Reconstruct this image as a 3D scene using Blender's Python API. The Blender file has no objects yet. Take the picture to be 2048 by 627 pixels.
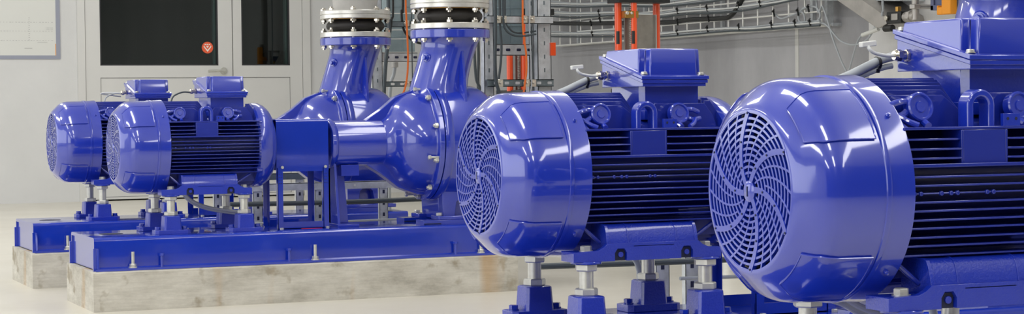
import bpy, math, random
from mathutils import Vector, Matrix
random.seed(5)
PI = math.pi
sc = bpy.context.scene
COL = sc.collection

# ------------------------------------------------------------------ camera
F = 3900.0; CX = 1024.0; CY = 313.5
YAW = math.radians(23.5); PITCH = math.radians(1.48); ROLL = 0.0105
CAM = Vector((0, 0, .748))
fw0 = Vector((math.sin(YAW), math.cos(YAW), 0)); r0 = Vector((math.cos(YAW), -math.sin(YAW), 0)); zz = Vector((0, 0, 1))
FW = fw0*math.cos(PITCH) - zz*math.sin(PITCH)
UP0 = zz*math.cos(PITCH) + fw0*math.sin(PITCH)
RT = r0*math.cos(ROLL) - UP0*math.sin(ROLL)
UP = UP0*math.cos(ROLL) + r0*math.sin(ROLL)
cd = bpy.data.cameras.new('camera'); cam = bpy.data.objects.new('camera', cd); COL.objects.link(cam)
cd.lens = F/2048*36; cd.sensor_width = 36; cd.clip_start = .05; cd.clip_end = 100
mw = Matrix.Identity(4)
for i in range(3):
    mw[i][0] = RT[i]; mw[i][1] = UP[i]; mw[i][2] = -FW[i]; mw[i][3] = CAM[i]
cam.matrix_world = mw
sc.camera = cam

def at(x, y, X=None, Y=None, Z=None):
    """world point on a plane of the room, read off the photograph"""
    d = FW + RT*((x-CX)/F) - UP*((y-CY)/F)
    if X is not None: t = (X-CAM.x)/d.x
    elif Y is not None: t = (Y-CAM.y)/d.y
    else: t = (Z-CAM.z)/d.z
    return CAM + d*t

# ------------------------------------------------------------------ materials
def newmat(name):
    m = bpy.data.materials.new(name); m.use_nodes = True
    nt = m.node_tree; b = nt.nodes['Principled BSDF']
    return m, nt, b
def setb(b, **k):
    for n, v in k.items():
        n = n.replace('_', ' ')
        b.inputs[n].default_value = v
def noise(nt, scale, detail=4, rough=.6, stretch=None):
    tc = nt.nodes.new('ShaderNodeTexCoord'); n = nt.nodes.new('ShaderNodeTexNoise')
    n.inputs['Scale'].default_value = scale; n.inputs['Detail'].default_value = detail; n.inputs['Roughness'].default_value = rough
    if stretch:
        mp = nt.nodes.new('ShaderNodeMapping'); mp.inputs['Scale'].default_value = stretch
        nt.links.new(tc.outputs['Object'], mp.inputs['Vector']); nt.links.new(mp.outputs[0], n.inputs['Vector'])
    else: nt.links.new(tc.outputs['Object'], n.inputs['Vector'])
    return n
def ramp(nt, src, stops):
    r = nt.nodes.new('ShaderNodeValToRGB'); e = r.color_ramp.elements
    while len(e) < len(stops): e.new(.5)
    for el, (p, c) in zip(e, stops): el.position = p; el.color = (*c, 1)
    nt.links.new(src, r.inputs[0]); return r
def bump(nt, b, src, strength, dist=.002):
    bp = nt.nodes.new('ShaderNodeBump'); bp.inputs['Strength'].default_value = strength; bp.inputs['Distance'].default_value = dist
    nt.links.new(src, bp.inputs['Height']); nt.links.new(bp.outputs[0], b.inputs['Normal'])
def mixc(nt, fac, a, bsock, mode='MIX'):
    m = nt.nodes.new('ShaderNodeMix'); m.data_type = 'RGBA'; m.blend_type = mode
    if isinstance(fac, float): m.inputs[0].default_value = fac
    else: nt.links.new(fac, m.inputs[0])
    for i, s in ((6, a), (7, bsock)):
        if isinstance(s, tuple): m.inputs[i].default_value = (*s, 1)
        else: nt.links.new(s, m.inputs[i])
    return m.outputs[2]

MATS = {}
def simple(name, col, rough=.5, metal=0, bscale=None, bstr=.1, bdist=.001, var=0, vscale=20, coat=0):
    m, nt, b = newmat(name)
    setb(b, Base_Color=(*col, 1), Roughness=rough, Metallic=metal)
    if coat: setb(b, Coat_Weight=coat, Coat_Roughness=.07, Coat_IOR=1.8)
    if var:
        n = noise(nt, vscale, 5)
        r = ramp(nt, n.outputs[0], [(.3, tuple(c*(1-var) for c in col)), (.7, tuple(min(1, c*(1+var)) for c in col))])
        nt.links.new(r.outputs[0], b.inputs['Base Color'])
    if bscale:
        n = noise(nt, bscale, 3); bump(nt, b, n.outputs[0], bstr, bdist)
    MATS[name] = m; return m
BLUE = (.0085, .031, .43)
simple('blue_sheet', BLUE, .30, 0, 260, .05, .0004, .06, 3, coat=1)
simple('blue_cast', BLUE, .30, 0, 150, .32, .0012, .08, 8, coat=.9)
simple('blue_rough', BLUE, .34, 0, 230, .75, .0016, .08, 8, coat=.5)
simple('blue_beam', (.006, .033, .43), .18, 0, 60, .06, .0008, .10, 4, coat=.7)
simple('blue_fin_shaded', (.007, .022, .30), .34, 0, None, coat=.5)  # same blue paint, darkened to deepen the shade between the fins
simple('dark_metal', (.008, .012, .05), .6)
simple('zinc', (.64, .64, .60), .32, .6, 90, .08, .0006, .12, 30)
simple('nickel', (.72, .68, .60), .20, .95, None, var=.15, vscale=40)
simple('flange_steel', (.72, .71, .67), .32, .8, 30, .1, .0006, .18, 14)
simple('galvanised', (.56, .59, .62), .44, .35, 40, .06, .0006, .22, 22)
simple('galv_dark', (.16, .20, .22), .5, .5, None, var=.25, vscale=18)
simple('rubber', (.016, .014, .013), .55, 0, 60, .25, .001)
simple('concrete_duct', (.45, .44, .42), .7, 0, 80, .1, .001, .1, 10)
simple('orange_red', (.86, .085, .012), .35, 0, None, coat=.3)
simple('orange_cable', (.83, .17, .02), .42)
simple('orange_plastic', (.95, .36, .02), .4)
simple('grey_cable', (.40, .43, .46), .42)
simple('dark_cable', (.05, .065, .075), .45)
simple('black_cable', (.008, .009, .010), .4)
simple('light_cable', (.62, .64, .64), .4)
simple('black_plastic', (.010, .011, .012), .38)
simple('wire', (.78, .78, .75), .4, .2)
simple('stainless', (.33, .31, .28), .38, .8, None, var=.2, vscale=12)
simple('stainless_light', (.46, .44, .42), .45, .7, None, var=.12, vscale=9)
simple('brass', (.45, .26, .07), .35, .9)
simple('box_blue', (.11, .13, .25), .5)
simple('door_paint', (.69, .69, .675), .4, 0, None, var=.02, vscale=3)
simple('door_gap', (.22, .22, .22), .7)
simple('gasket', (.03, .03, .035), .6)
simple('paper', (.72, .73, .70), .55)
simple('pocket', (.32, .34, .42), .35)
simple('print_ink', (.36, .36, .37), .7)
simple('orange_ink', (.80, .42, .18), .6)
simple('sticker_red', (.85, .13, .05), .5)
simple('sticker_white', (.92, .86, .82), .5)
simple('red_tape', (.75, .02, .06), .4)
simple('ceiling_white', (.70, .70, .68), .8)
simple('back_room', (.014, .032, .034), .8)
simple('back_light', (.30, .32, .31), .6)
simple('wall_plain', (.60, .60, .58), .7, 0, 8, .1, .002, .04, 1.2)

def m_plaster():
    m, nt, b = newmat('plaster'); n = noise(nt, 2.2, 6)
    r = ramp(nt, n.outputs[0], [(.3, (.66, .665, .665)), (.7, (.71, .715, .715))])
    nt.links.new(r.outputs[0], b.inputs['Base Color']); setb(b, Roughness=.75)
    n2 = noise(nt, 55, 4); bump(nt, b, n2.outputs[0], .25, .003); MATS['plaster'] = m
m_plaster()
def m_floor():
    m, nt, b = newmat('epoxy_floor'); n = noise(nt, 1.3, 7, .65)
    r = ramp(nt, n.outputs[0], [(.3, (.60, .57, .49)), (.7, (.70, .675, .60))])
    n3 = noise(nt, 9, 6, .7)
    r3 = ramp(nt, n3.outputs[0], [(.60, (1, 1, 1)), (.78, (.80, .78, .72))])
    c = mixc(nt, .35, r.outputs[0], r3.outputs[0], 'MULTIPLY')
    nt.links.new(c, b.inputs['Base Color']); setb(b, Roughness=.33)
    n2 = noise(nt, 14, 4); bump(nt, b, n2.outputs[0], .08, .003); MATS['floor'] = m
m_floor()
def m_plinth():
    m, nt, b = newmat('plinth_concrete')
    n = noise(nt, 4.5, 8, .7, (1, 1, 2.2)); r = ramp(nt, n.outputs[0], [(.30, (.36, .335, .285)), (.47, (.54, .515, .455)), (.68, (.68, .655, .59))])
    n1 = noise(nt, 7, 4, .55)                                   # grout and oil spots
    r1 = ramp(nt, n1.outputs[0], [(.60, (0, 0, 0)), (.67, (1, 1, 1))])
    c = mixc(nt, r1.outputs[0], r.outputs[0], (.36, .32, .25))
    ns = noise(nt, 5.5, 3, .5, (1, 1, .12))                      # rust runs
    rs = ramp(nt, ns.outputs[0], [(.59, (0, 0, 0)), (.70, (.8, .8, .8))])
    c = mixc(nt, rs.outputs[0], c, (.50, .33, .17))
    w = noise(nt, 18, 5, .6, (.6, 1, 9))
    rw = ramp(nt, w.outputs[0], [(.35, (.86, .86, .86)), (.6, (1, 1, 1))])
    c = mixc(nt, .7, c, rw.outputs[0], 'MULTIPLY')
    nt.links.new(c, b.inputs['Base Color']); setb(b, Roughness=.8)
    n2 = noise(nt, 24, 7, .7); bump(nt, b, n2.outputs[0], .4, .004); MATS['plinth'] = m
m_plinth()
def m_concwall():
    m, nt, b = newmat('wall_concrete')
    n = noise(nt, 1.1, 8, .6, (1, 1, .5)); r = ramp(nt, n.outputs[0], [(.3, (.27, .27, .285)), (.55, (.37, .37, .39)), (.75, (.47, .47, .49))])
    ns = noise(nt, 1.6, 5, .6, (1, 1, .35)); rs = ramp(nt, ns.outputs[0], [(.50, (1, 1, 1)), (.62, (.80, .79, .78)), (.70, (1.0, 1.0, 1.0))])
    c = mixc(nt, .4, r.outputs[0], rs.outputs[0], 'MULTIPLY')
    nt.links.new(c, b.inputs['Base Color']); setb(b, Roughness=.8)
    n2 = noise(nt, 30, 6, .7); bump(nt, b, n2.outputs[0], .3, .003); MATS['conc_wall'] = m
    m2 = m.copy(); m2.name = 'wall_concrete_lit'  # same concrete, paler: the stronger light on the near stretch put into its colour
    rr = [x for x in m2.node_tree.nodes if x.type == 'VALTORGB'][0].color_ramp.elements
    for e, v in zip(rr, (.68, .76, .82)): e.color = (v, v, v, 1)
    MATS['conc_lit'] = m2
m_concwall()
def m_glass():
    m, nt, b = newmat('tinted_glass'); setb(b, Base_Color=(.34, .48, .47, 1), Roughness=.0, Transmission_Weight=1.0, IOR=1.45)
    MATS['glass'] = m
m_glass()
def m_emit(name, col, s):
    m, nt, b = newmat(name); setb(b, Base_Color=(.8, .8, .8, 1), Emission_Color=(*col, 1), Emission_Strength=s); MATS[name] = m

# ------------------------------------------------------------------ mesh building
class G:
    def __init__(s): s.v = []; s.f = []; s.mi = []
    def add(s, vs, fs, mi=0):
        o = len(s.v); s.v += [tuple(v) for v in vs]; s.f += [tuple(i+o for i in f) for f in fs]; s.mi += [mi]*len(fs); return s
    def box(s, a, b, mi=0):
        x0, y0, z0 = a; x1, y1, z1 = b
        if x0 > x1: x0, x1 = x1, x0
        if y0 > y1: y0, y1 = y1, y0
        if z0 > z1: z0, z1 = z1, z0
        vs = [(x0,y0,z0),(x1,y0,z0),(x1,y1,z0),(x0,y1,z0),(x0,y0,z1),(x1,y0,z1),(x1,y1,z1),(x0,y1,z1)]
        return s.add(vs, [(0,3,2,1),(4,5,6,7),(0,1,5,4),(1,2,6,5),(2,3,7,6),(3,0,4,7)], mi)
    def prism(s, poly, axis, d0, d1, mi=0):
        """poly: 2-D points; axis 'x': (y,z), 'y': (x,z), 'z': (x,y)"""
        ar = sum(poly[i][0]*poly[(i+1) % len(poly)][1]-poly[(i+1) % len(poly)][0]*poly[i][1] for i in range(len(poly)))
        if ar < 0: poly = poly[::-1]
        if d0 > d1: d0, d1 = d1, d0
        def p(q, d):
            return (d, q[0], q[1]) if axis == 'x' else (q[0], d, q[1]) if axis == 'y' else (q[0], q[1], d)
        n = len(poly); vs = [p(q, d0) for q in poly]+[p(q, d1) for q in poly]
        fs = [tuple(range(n))[::-1], tuple(range(n, 2*n))]+[(i, (i+1) % n, (i+1) % n+n, i+n) for i in range(n)]
        if axis == 'y': fs = [f[::-1] for f in fs]
        return s.add(vs, fs, mi)
    def lathe(s, prof, n=64, org=(0,0,0), axis='x', a0=0, a1=2*PI, mi=0, closed=False):
        """prof: (along, radius) points going so that the outside is on the left"""
        full = abs(a1-a0-2*PI) < 1e-6; m = n if full else n+1
        vs = []
        for k in range(m):
            a = a0+(a1-a0)*k/n; c, si = math.cos(a), math.sin(a)
            for t, r in prof:
                p = (t, r*c, r*si) if axis == 'x' else (r*si, t, r*c) if axis == 'y' else (r*c, r*si, t)
                vs.append((p[0]+org[0], p[1]+org[1], p[2]+org[2]))
        L = len(prof); fs = []
        for k in range(n):
            k2 = (k+1) % m
            for j in range(L if closed else L-1):
                j2 = (j+1) % L
                fs.append((k*L+j, k2*L+j, k2*L+j2, k*L+j2)[::-1])
        s.add(vs, fs, mi)
        return s
    def frame(s, p0, p1):
        d = (Vector(p1)-Vector(p0)).normalized()
        a = Vector((0, 0, 1)) if abs(d.z) < .9 else Vector((1, 0, 0))
        u = d.cross(a).normalized(); return d, u, d.cross(u).normalized()
    def cyl(s, p0, p1, r, n=20, r1=None, mi=0, rot=0, cap=True, bev=0):
        p0 = Vector(p0); p1 = Vector(p1); r1 = r if r1 is None else r1
        d, u, w = s.frame(p0, p1)
        rings = [(p0, r), (p1, r1)] if not bev else [(p0, r-bev), (p0+d*bev, r), (p1-d*bev, r1), (p1, r1-bev)]
        vs = []
        for p, rr in rings:
            for k in range(n):
                a = rot+2*PI*k/n; vs.append(p+u*rr*math.cos(a)+w*rr*math.sin(a))
        fs = []
        for i in range(len(rings)-1):
            fs += [(i*n+k, i*n+(k+1) % n, (i+1)*n+(k+1) % n, (i+1)*n+k) for k in range(n)]
        if cap: fs += [tuple(range(n))[::-1], tuple(range((len(rings)-1)*n, len(rings)*n))]
        return s.add(vs, fs, mi)
    def hexa(s, p0, p1, r, rot=.3, mi=0): return s.cyl(p0, p1, r, 6, rot=rot, mi=mi, bev=r*.10)
    def tube(s, pts, r, n=12, mi=0, sub=5, smooth=True):
        P = [Vector(p) for p in pts]
        if smooth and len(P) > 2:
            Q = []
            for i in range(len(P)-1):
                a = P[max(0, i-1)]; b = P[i]; c = P[i+1]; d = P[min(len(P)-1, i+2)]
                for k in range(sub):
                    t = k/sub
                    Q.append(.5*((2*b)+(c-a)*t+(2*a-5*b+4*c-d)*t*t+(3*b-3*c+d-a)*t**3))
            Q.append(P[-1]); P = Q
        vs = []; u = None
        for i, p in enumerate(P):
            d = (P[min(i+1, len(P)-1)]-P[max(i-1, 0)]).normalized()
            if u is None:
                a = Vector((0, 0, 1)) if abs(d.z) < .9 else Vector((1, 0, 0)); u = d.cross(a).normalized()
            else: u = (u-d*u.dot(d)).normalized()
            w = d.cross(u)
            for k in range(n): a = 2*PI*k/n; vs.append(p+u*r*math.cos(a)+w*r*math.sin(a))
        fs = [(i*n+k, i*n+(k+1) % n, (i+1)*n+(k+1) % n, (i+1)*n+k) for i in range(len(P)-1) for k in range(n)]
        fs += [tuple(range(n))[::-1], tuple(range((len(P)-1)*n, len(P)*n))]
        return s.add(vs, fs, mi)
    def loft(s, rings, mi=0):
        """rings: list of (centre, rx, ry) horizontal ellipses going up"""
        n = 48; vs = []
        for c, rx, ry in rings:
            for k in range(n): a = 2*PI*k/n; vs.append((c[0]+rx*math.cos(a), c[1]+ry*math.sin(a), c[2]))
        fs = [(i*n+k, i*n+(k+1) % n, (i+1)*n+(k+1) % n, (i+1)*n+k) for i in range(len(rings)-1) for k in range(n)]
        fs += [tuple(range(n))[::-1], tuple(range((len(rings)-1)*n, len(rings)*n))]
        return s.add(vs, fs, mi)
    def mesh(s, name, mats):
        me = bpy.data.meshes.new(name); me.from_pydata(s.v, [], s.f)
        for m in mats: me.materials.append(MATS[m])
        me.polygons.foreach_set('material_index', s.mi)
        me.polygons.foreach_set('use_smooth', [True]*len(s.f))
        me.set_sharp_from_angle(angle=math.radians(32)); me.update(); return me

CACHE = {}
def obj(name, key, fn, mats, parent=None, loc=(0,0,0), rot=(0,0,0), bevel=0, label=None):
    if isinstance(mats, str): mats = (mats,)
    if key is None or key not in CACHE:
        g = fn() if callable(fn) else fn
        me = g.mesh(name, mats)
        if key is not None: CACHE[key] = me
    else: me = CACHE[key]
    o = bpy.data.objects.new(name, me); COL.objects.link(o)
    o.location = loc; o.rotation_euler = rot
    if parent: o.parent = parent
    if bevel:
        b = o.modifiers.new('bevel', 'BEVEL'); b.width = bevel; b.segments = 2; b.limit_method = 'ANGLE'; b.angle_limit = math.radians(38)
    if label: o['label'] = label
    return o
def tag(o, label, cat, group=None, kind=None):
    o['label'] = label; o['category'] = cat
    if group: o['group'] = group
    if kind: o['kind'] = kind
    return o
def thing(name, label, cat, loc=(0,0,0), rz=0, group=None):
    o = bpy.data.objects.new(name, None); COL.objects.link(o); o.empty_display_size = .05
    o.location = loc; o.rotation_euler = (0, 0, rz); return tag(o, label, cat, group)
def struct(name, g, mats, parent=None, bevel=0):
    o = obj(name, None, g, mats, parent, bevel=bevel)
    if not parent: o['kind'] = 'structure'
    return o

# ------------------------------------------------------------------ room
XL, XR, YB, YF, ZT = -3.2, 7.0, -3.6, 16.2, 3.4
struct('floor', G().box((XL, YB, -.1), (XR, YF+.3, 0)), 'floor')
dx0, dx1, dz1 = 3.142, 5.145, 2.30
g = G(); g.box((XL, YF, 0), (dx0, YF+.25, ZT)); g.box((dx1, YF, 0), (XR, YF+.25, ZT)); g.box((dx0, YF, dz1), (dx1, YF+.25, ZT))
struct('wall_back', g, 'plaster')
g = G(); g.box((XR, YF+.25, 0), (XR+.25, 11.262, ZT)); g.box((XR+.004, 11.262, 0), (XR+.25, 11.250, ZT)); g.box((XR, 11.250, 0), (XR+.25, 10.42, ZT)); 
struct('wall_right', g, 'conc_wall')
g = G(); g.box((XR, 10.42, 0), (XR+.25, YB, ZT)); struct('wall_right_near', g, 'conc_lit')
struct('trim_1', G().box((XR-.003, 11.2505, 0), (XR+.02, 11.292, 1.26)), 'wall_plain')
struct('wall_left', G().box((XL-.2, YB, 0), (XL, YF+.25, ZT)), 'wall_plain')
simple('wall_dark', (.035, .037, .04), .6)
struct('wall_front', G().box((XL, YB-.2, 0), (XR, YB, ZT)), 'wall_dark')
struct('ceiling', G().box((XL-.2, YB-.2, ZT), (XR+.25, YF+.25, ZT+.15)), 'ceiling_white')
# dark room beyond the glazed doors
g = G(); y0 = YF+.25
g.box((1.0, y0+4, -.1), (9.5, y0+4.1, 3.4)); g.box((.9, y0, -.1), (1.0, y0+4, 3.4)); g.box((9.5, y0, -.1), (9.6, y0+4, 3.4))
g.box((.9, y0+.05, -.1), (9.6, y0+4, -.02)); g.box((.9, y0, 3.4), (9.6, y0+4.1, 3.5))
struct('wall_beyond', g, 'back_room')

# doors -------------------------------------------------------------
def door_frame():
    g = G(); y0, y1 = YF-.02, YF+.08
    g.box((dx0, y0, 0), (dx0+.062, y1, dz1)); g.box((dx1-.068, y0, 0), (dx1, y1, dz1)); g.box((dx0, y0, dz1-.06), (dx1, y1, dz1))
    return g
fr = struct('trim_2', door_frame(), 'door_paint')
def leaf(nm, xa, xb, ga, gb, hinge):
    """leaf outer edges xa..xb, glass ga..gb, bottom rail, recessed lower panel"""
    y0, y1 = YF-.012, YF+.05; zb, zp, zg0, ztop = .012, 1.022, 1.122, dz1-.065
    g = G()
    g.box((xa, y0, zb), (ga, y1, ztop)); g.box((gb, y0, zb), (xb, y1, ztop))
    g.box((ga, y0, zp), (gb, y1, zg0)); g.box((ga, y0, ztop-.11), (gb, y1, ztop)); g.box((ga, y0, zb), (gb, y1, .03))
    d = struct(nm, g, 'door_paint')
    obj('lower_panel', None, G().box((ga+.004, y0+.006, .034), (gb-.004, y1-.006, zp-.004)), 'door_paint', d)
    q = G(); t = .004
    q.box((ga, y0-.001+.004, .03), (ga+t, y1-.001, zp)); q.box((gb-t, y0+.003, .03), (gb, y1-.001, zp))
    q.box((ga, y0+.003, zp-t), (gb, y1-.001, zp)); q.box((ga, y0+.003, .03), (gb, y1-.001, .034))
    obj('panel_seam', None, q, 'door_gap', d)
    q = G(); t = .010
    q.box((ga, y0+.002, zg0), (ga+t, y1, ztop-.11)); q.box((gb-t, y0+.002, zg0), (gb, y1, ztop-.11)); q.box((ga, y0+.002, zg0), (gb, y1, zg0+t))
    obj('glazing_bead', None, q, 'gasket', d)
    obj('inner_reveal', None, G().box((gb-.030, y0+.042, zg0+.01), (gb-.010, y1+.03, ztop-.11)), 'back_light', d)
    obj('glass_pane', None, G().box((ga+.01, y0+.030, zg0+.01), (gb-.01, y0+.036, ztop-.11)), 'glass', d)
    return d
d1 = leaf('door_1', dx0+.066, 4.452, 3.328, 4.330, 0)
d2 = leaf('door_2', 4.460, dx1-.072, 4.535, 4.962, 1)
obj('door_seam', None, G().box((4.452, YF+.005, .012), (4.460, YF+.05, dz1-.065)), 'door_gap', d1)
def hd():
    g = G(); p = at(447, 141, Y=YF-.012); x, z = p.x, p.z
    g.cyl((x, YF-.010, z-.002), (x, YF-.022, z-.002), .030, 24, bev=.003)
    g.cyl((x, YF-.02, z-.002), (x, YF-.065, z-.002), .010, 16)
    g.tube([(x+.006, YF-.062, z-.002), (x-.05, YF-.066, z-.003), (x-.145, YF-.064, z-.006)], .011, 14)
    g.cyl((x, YF-.010, z-.09), (x, YF-.018, z-.09), .024, 24)
    return g
obj('door_handle', None, hd(), 'zinc', d1)
# orange round sticker on the glass
def sticker():
    p = at(415, 95, Y=YF+.0165); g = G(); x, y, z = p.x, YF+.0172, p.z
    K = 1.8
    def q(pts): return [(x+a*K, z+b*K) for a, b in pts]
    g.cyl((x, y, z), (x, y-.001, z), .049, 48)
    g.prism(q([(-.016, .010), (-.013, .004), (0, -.011), (.013, .004), (.016, .010), (.019, .004), (0, -.020), (-.019, .004)]), 'y', y-.0016, y-.001, 1)
    for k in range(3): a = -.014+k*.010; g.prism(q([(a, .012), (a+.007, .012), (a+.007, .017), (a, .017)]), 'y', y-.0016, y-.001, 1)
    g.prism(q([(-.007, .008), (.007, .008), (0, -.003)]), 'y', y-.0016, y-.001, 1)
    return g
tag(obj('round_sticker', None, sticker(), ('sticker_red', 'sticker_white')), 'small round orange sticker with a white emblem on the dark door glass', 'sticker')

# poster in a grey pocket ------------------------------------------------
pa = at(121, 118, Y=YF-.004); pb = at(106, 107, Y=YF-.004)
x1, z0 = pa.x, pa.z
t = thing('wall_poster', 'white printed sheet in a grey translucent pocket on the wall left of the doors', 'poster', (x1-.42, YF-.004, z0))
def pk():
    g = G(); w = .84; h = .60
    g.box((.42-w, -.003, 0), (.42, .003, .03)); g.box((.42-.035, -.003, .03), (.42, .003, h)); g.box((.42-w, -.003, .03), (.42-w+.035, .003, h)); g.box((.42-w, -.003, h), (.42, .003, h+.03))
    return g
obj('pocket', None, pk(), 'pocket', t)
obj('paper', None, G().box((-.39, -.001, .025), (.385, .002, .605)), 'paper', t)
def ink():
    g = G(); y0, y1 = -.0022, -.0009
    for z in (.152, .128*1+.10, .30):
        x = -.30
        while x < .37:
            g.box((x, y0, z-.0012), (x+random.uniform(.006, .016), y1, z+.0012)); x += .024
    for k in range(12):
        g.box((.165, y0, .158+k*.016), (.172+.004*(k % 2), y1, .161+k*.016))
    g.box((.235, y0, .1365), (.315, y1, .1385))
    for k in range(18): g.box((.13+k*.0035, y0, .085), (.132+k*.0035, y1, .088+.002*(k % 3)))
    for z in (.255, .247, .238):
        for k in range(6): g.box((.305+k*.010, y0, z), (.311+k*.010, y1, z+.0018))
    return g
obj('print', None, ink(), 'print_ink', t)
obj('orange_strip', None, G().box((.378, -.0028, .03), (.386, -.0008, .125)), 'orange_ink', t, label='orange strip along the right edge of the sheet')

# ------------------------------------------------------------------ the pump sets
SETS = {1: dict(x=1.735, y=8.61, z=.612, d='leftmost and farthest'), 2: dict(x=1.770, y=7.51, z=.606, d='second from the left'),
        3: dict(x=1.790, y=3.88, z=.600, d='third from the left'), 4: dict(x=1.745, y=2.66, z=.611, d='rightmost and nearest')}
WH = {1: 'the farthest pump set at far left', 2: 'the second pump set from the left', 3: 'the third pump set from the left', 4: 'the nearest pump set at right'}
SH = {1: 'farthest', 2: 'second', 3: 'third', 4: 'nearest'}

PROF = [(-.183, .1275), (-.182, .131), (-.177, .1385), (-.168, .1475), (-.158, .1575), (-.149, .1660), (-.141, .1715), (-.131, .1755), (-.118, .1778), (-.100, .1785), (-.048, .1795)]
def prof_r(x):
    for (a, ra), (b, rb) in zip(PROF, PROF[1:]):
        if a <= x <= b: return ra+(rb-ra)*(x-a)/(b-a)
    return PROF[-1][1]
def cowl():
    g = G()
    p = PROF+[(-.0470, .1818), (-.0430, .1822), (-.0390, .1818), (-.0380, .1802), (0, .1825), (.002, .1825), (.002, .1795), (-.10, .1755), (-.14, .165), (-.178, .128), (-.178, .1245), (-.183, .1245)]
    g.lathe(p, 128, closed=True)
    # raised panels pressed into the sheet
    for t0, t1 in ((27, 60), (-33, -70), (120, 153), (-110, -147)):
        a0, a1 = math.radians(min(t0, t1)), math.radians(max(t0, t1)); nu = 14
        xs = [-.164, -.158, -.149, -.141, -.131, -.118, -.10, -.075, -.0555]
        off = .0030; top = []; base = []
        for x in xs:
            k = 0 if x > -.14 else math.radians(3.5)*((-.14-x)/.024)
            r = prof_r(x)
            for j in range(nu+1):
                a = a0+k+(a1-a0-2*k)*j/nu
                top.append((x-off*.6*(x < -.13), -(r+off)*math.cos(a), (r+off)*math.sin(a)))
                base.append((x, -(r-.001)*math.cos(a), (r-.001)*math.sin(a)))
        L = nu+1; n = len(xs); fs = []
        for i in range(n-1):
            for j in range(nu): fs.append((i*L+j, (i+1)*L+j, (i+1)*L+j+1, i*L+j+1)[::-1])
        N = n*L
        rim = [(0, j) for j in range(L)]+[(i, L-1) for i in range(1, n)]+[(n-1, j) for j in range(L-2, -1, -1)]+[(i, 0) for i in range(n-2, 0, -1)]
        idx = [i*L+j for i, j in rim]
        for q in range(len(idx)):
            a, b = idx[q], idx[(q+1) % len(idx)]
            fs.append((a, b, b+N, a+N)[::-1])
        g.add(top+base, fs)
        g.tube([top[q] for q in idx]+[top[idx[0]]], .0013, 6, smooth=False)
    return g
def grille():
    g = G(); R = .1265; x0, x1 = -.1825, -.1765
    g.lathe([(x0, R+.0012), (x0, R-.0035), (x1, R-.0035), (x1, R+.0012)][::-1], 96, closed=True)
    def dome(r): return 0
    NR = 11
    for k in range(1, NR):
        r = .020+(R-.022)*k/NR; w = .0019
        g.lathe([(x0, r+w), (x0, r-w), (x1+.0005, r-w), (x1+.0005, r+w)][::-1], 84, closed=True)
    def rib(aend, rs, w0, w1, xo=0.0):
        n = 14; vs = []; 
        for i in range(n+1):
            r = rs+(R-.002-rs)*i/n; q = r/R
            a = math.radians(aend+46*(1-q)**1.05); w = w0+(w1-w0)*i/n
            da = math.radians(-46*1.05*(1-q)**.05)*r/R if q < .999 else 0
            c = Vector((0, -r*math.cos(PI-a), r*math.sin(a)))
            tr = Vector((0, math.cos(a), math.sin(a))); tt = Vector((0, -math.sin(a), math.cos(a)))
            # point seen from the fan side: angle measured to the right from the front
            p = Vector((0, -r*math.cos(a), r*math.sin(a))); tr = Vector((0, -math.cos(a), math.sin(a))); tt = Vector((0, math.sin(a), math.cos(a)))
            d = (tr+tt*da).normalized(); nn = Vector((0, d.z, -d.y))
            for s_, xx in ((-1, x0-xo), (1, x0-xo), (1, x1+.0005), (-1, x1+.0005)): 
                q_ = p+nn*w*s_; vs.append((xx, q_.y, q_.z))
        fs = []
        for i in range(n):
            for k in range(4): fs.append((i*4+k, i*4+(k+1) % 4, (i+1)*4+(k+1) % 4, (i+1)*4+k))
        g.add(vs, fs)
    for k in range(6):
        e = 30+60*k
        rib(e, .012, .0048, .0046, .0010)
        rib(e+15, .050, .0014, .0018, .0002); rib(e+30, .022, .0014, .0019, .0002); rib(e+45, .050, .0014, .0018, .0002)
    g.lathe([(-.1785, 0.0005), (-.1785, .017), (-.1830, .017), (-.1855, .013), (-.1860, .0005)][::-1], 40)
    for k in range(6):
        for rr in (.123, .080, .042):
            q = rr/R; a = math.radians(30+60*k+46*(1-q)**1.05)
            c = (x0-.001, -rr*math.cos(a), rr*math.sin(a)); g.cyl(c, (x0-.0022, c[1], c[2]), .0017, 8, mi=1)
    g.box((-.1868, -.0012, -.008), (-.1858, .0012, .008), 1)
    return g
def fan():
    g = G(); g.cyl((-.165, 0, 0), (-.10, 0, 0), .035, 24); g.cyl((-.112, 0, 0), (-.106, 0, 0), .135, 40); g.cyl((-.06, 0, 0), (-.05, 0, 0), .165, 48)
    for k in range(9):
        a = 2*PI*k/9; c, s_ = math.cos(a), math.sin(a); t_ = .003
        vs = []
        for xx in (-.155, -.106):
            for r, o in ((.03, -t_), (.03, t_), (.125, t_), (.125, -t_)): vs.append((xx, r*c-o*s_, r*s_+o*c))
        g.add(vs, [(0,1,2,3),(7,6,5,4),(0,4,5,1),(1,5,6,2),(2,6,7,3),(3,7,4,0)])
    return g
def multi(name, key, fn, mats, parent, places, bevel=0):
    for p in places:
        obj(name, key, fn, mats, parent, loc=p[0], rot=p[1] if len(p) > 1 else (0, 0, 0), bevel=bevel)
def cowl_screws():
    g = G()
    for a in (0,):
        t_ = math.radians(a)
        for x, r in ((-.018, .0022),):
            c, s_ = -math.cos(t_), math.sin(t_)
            g.cyl((x, .1800*c, .1800*s_), (x, .1850*c, .1850*s_), .0042, 14, bev=.001); g.cyl((x, .185*c, .185*s_), (x, .1875*c, .1875*s_), .0022, 8)
    return g
FZ = [.0352, .0180, .0045, -.0075, -.0212, -.0345, -.0485, -.0615, -.0760, -.0895, -.1050]
def env(z, R=.1745, cap=.168): return min(cap, math.sqrt(max(0, R*R-z*z)))
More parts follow.
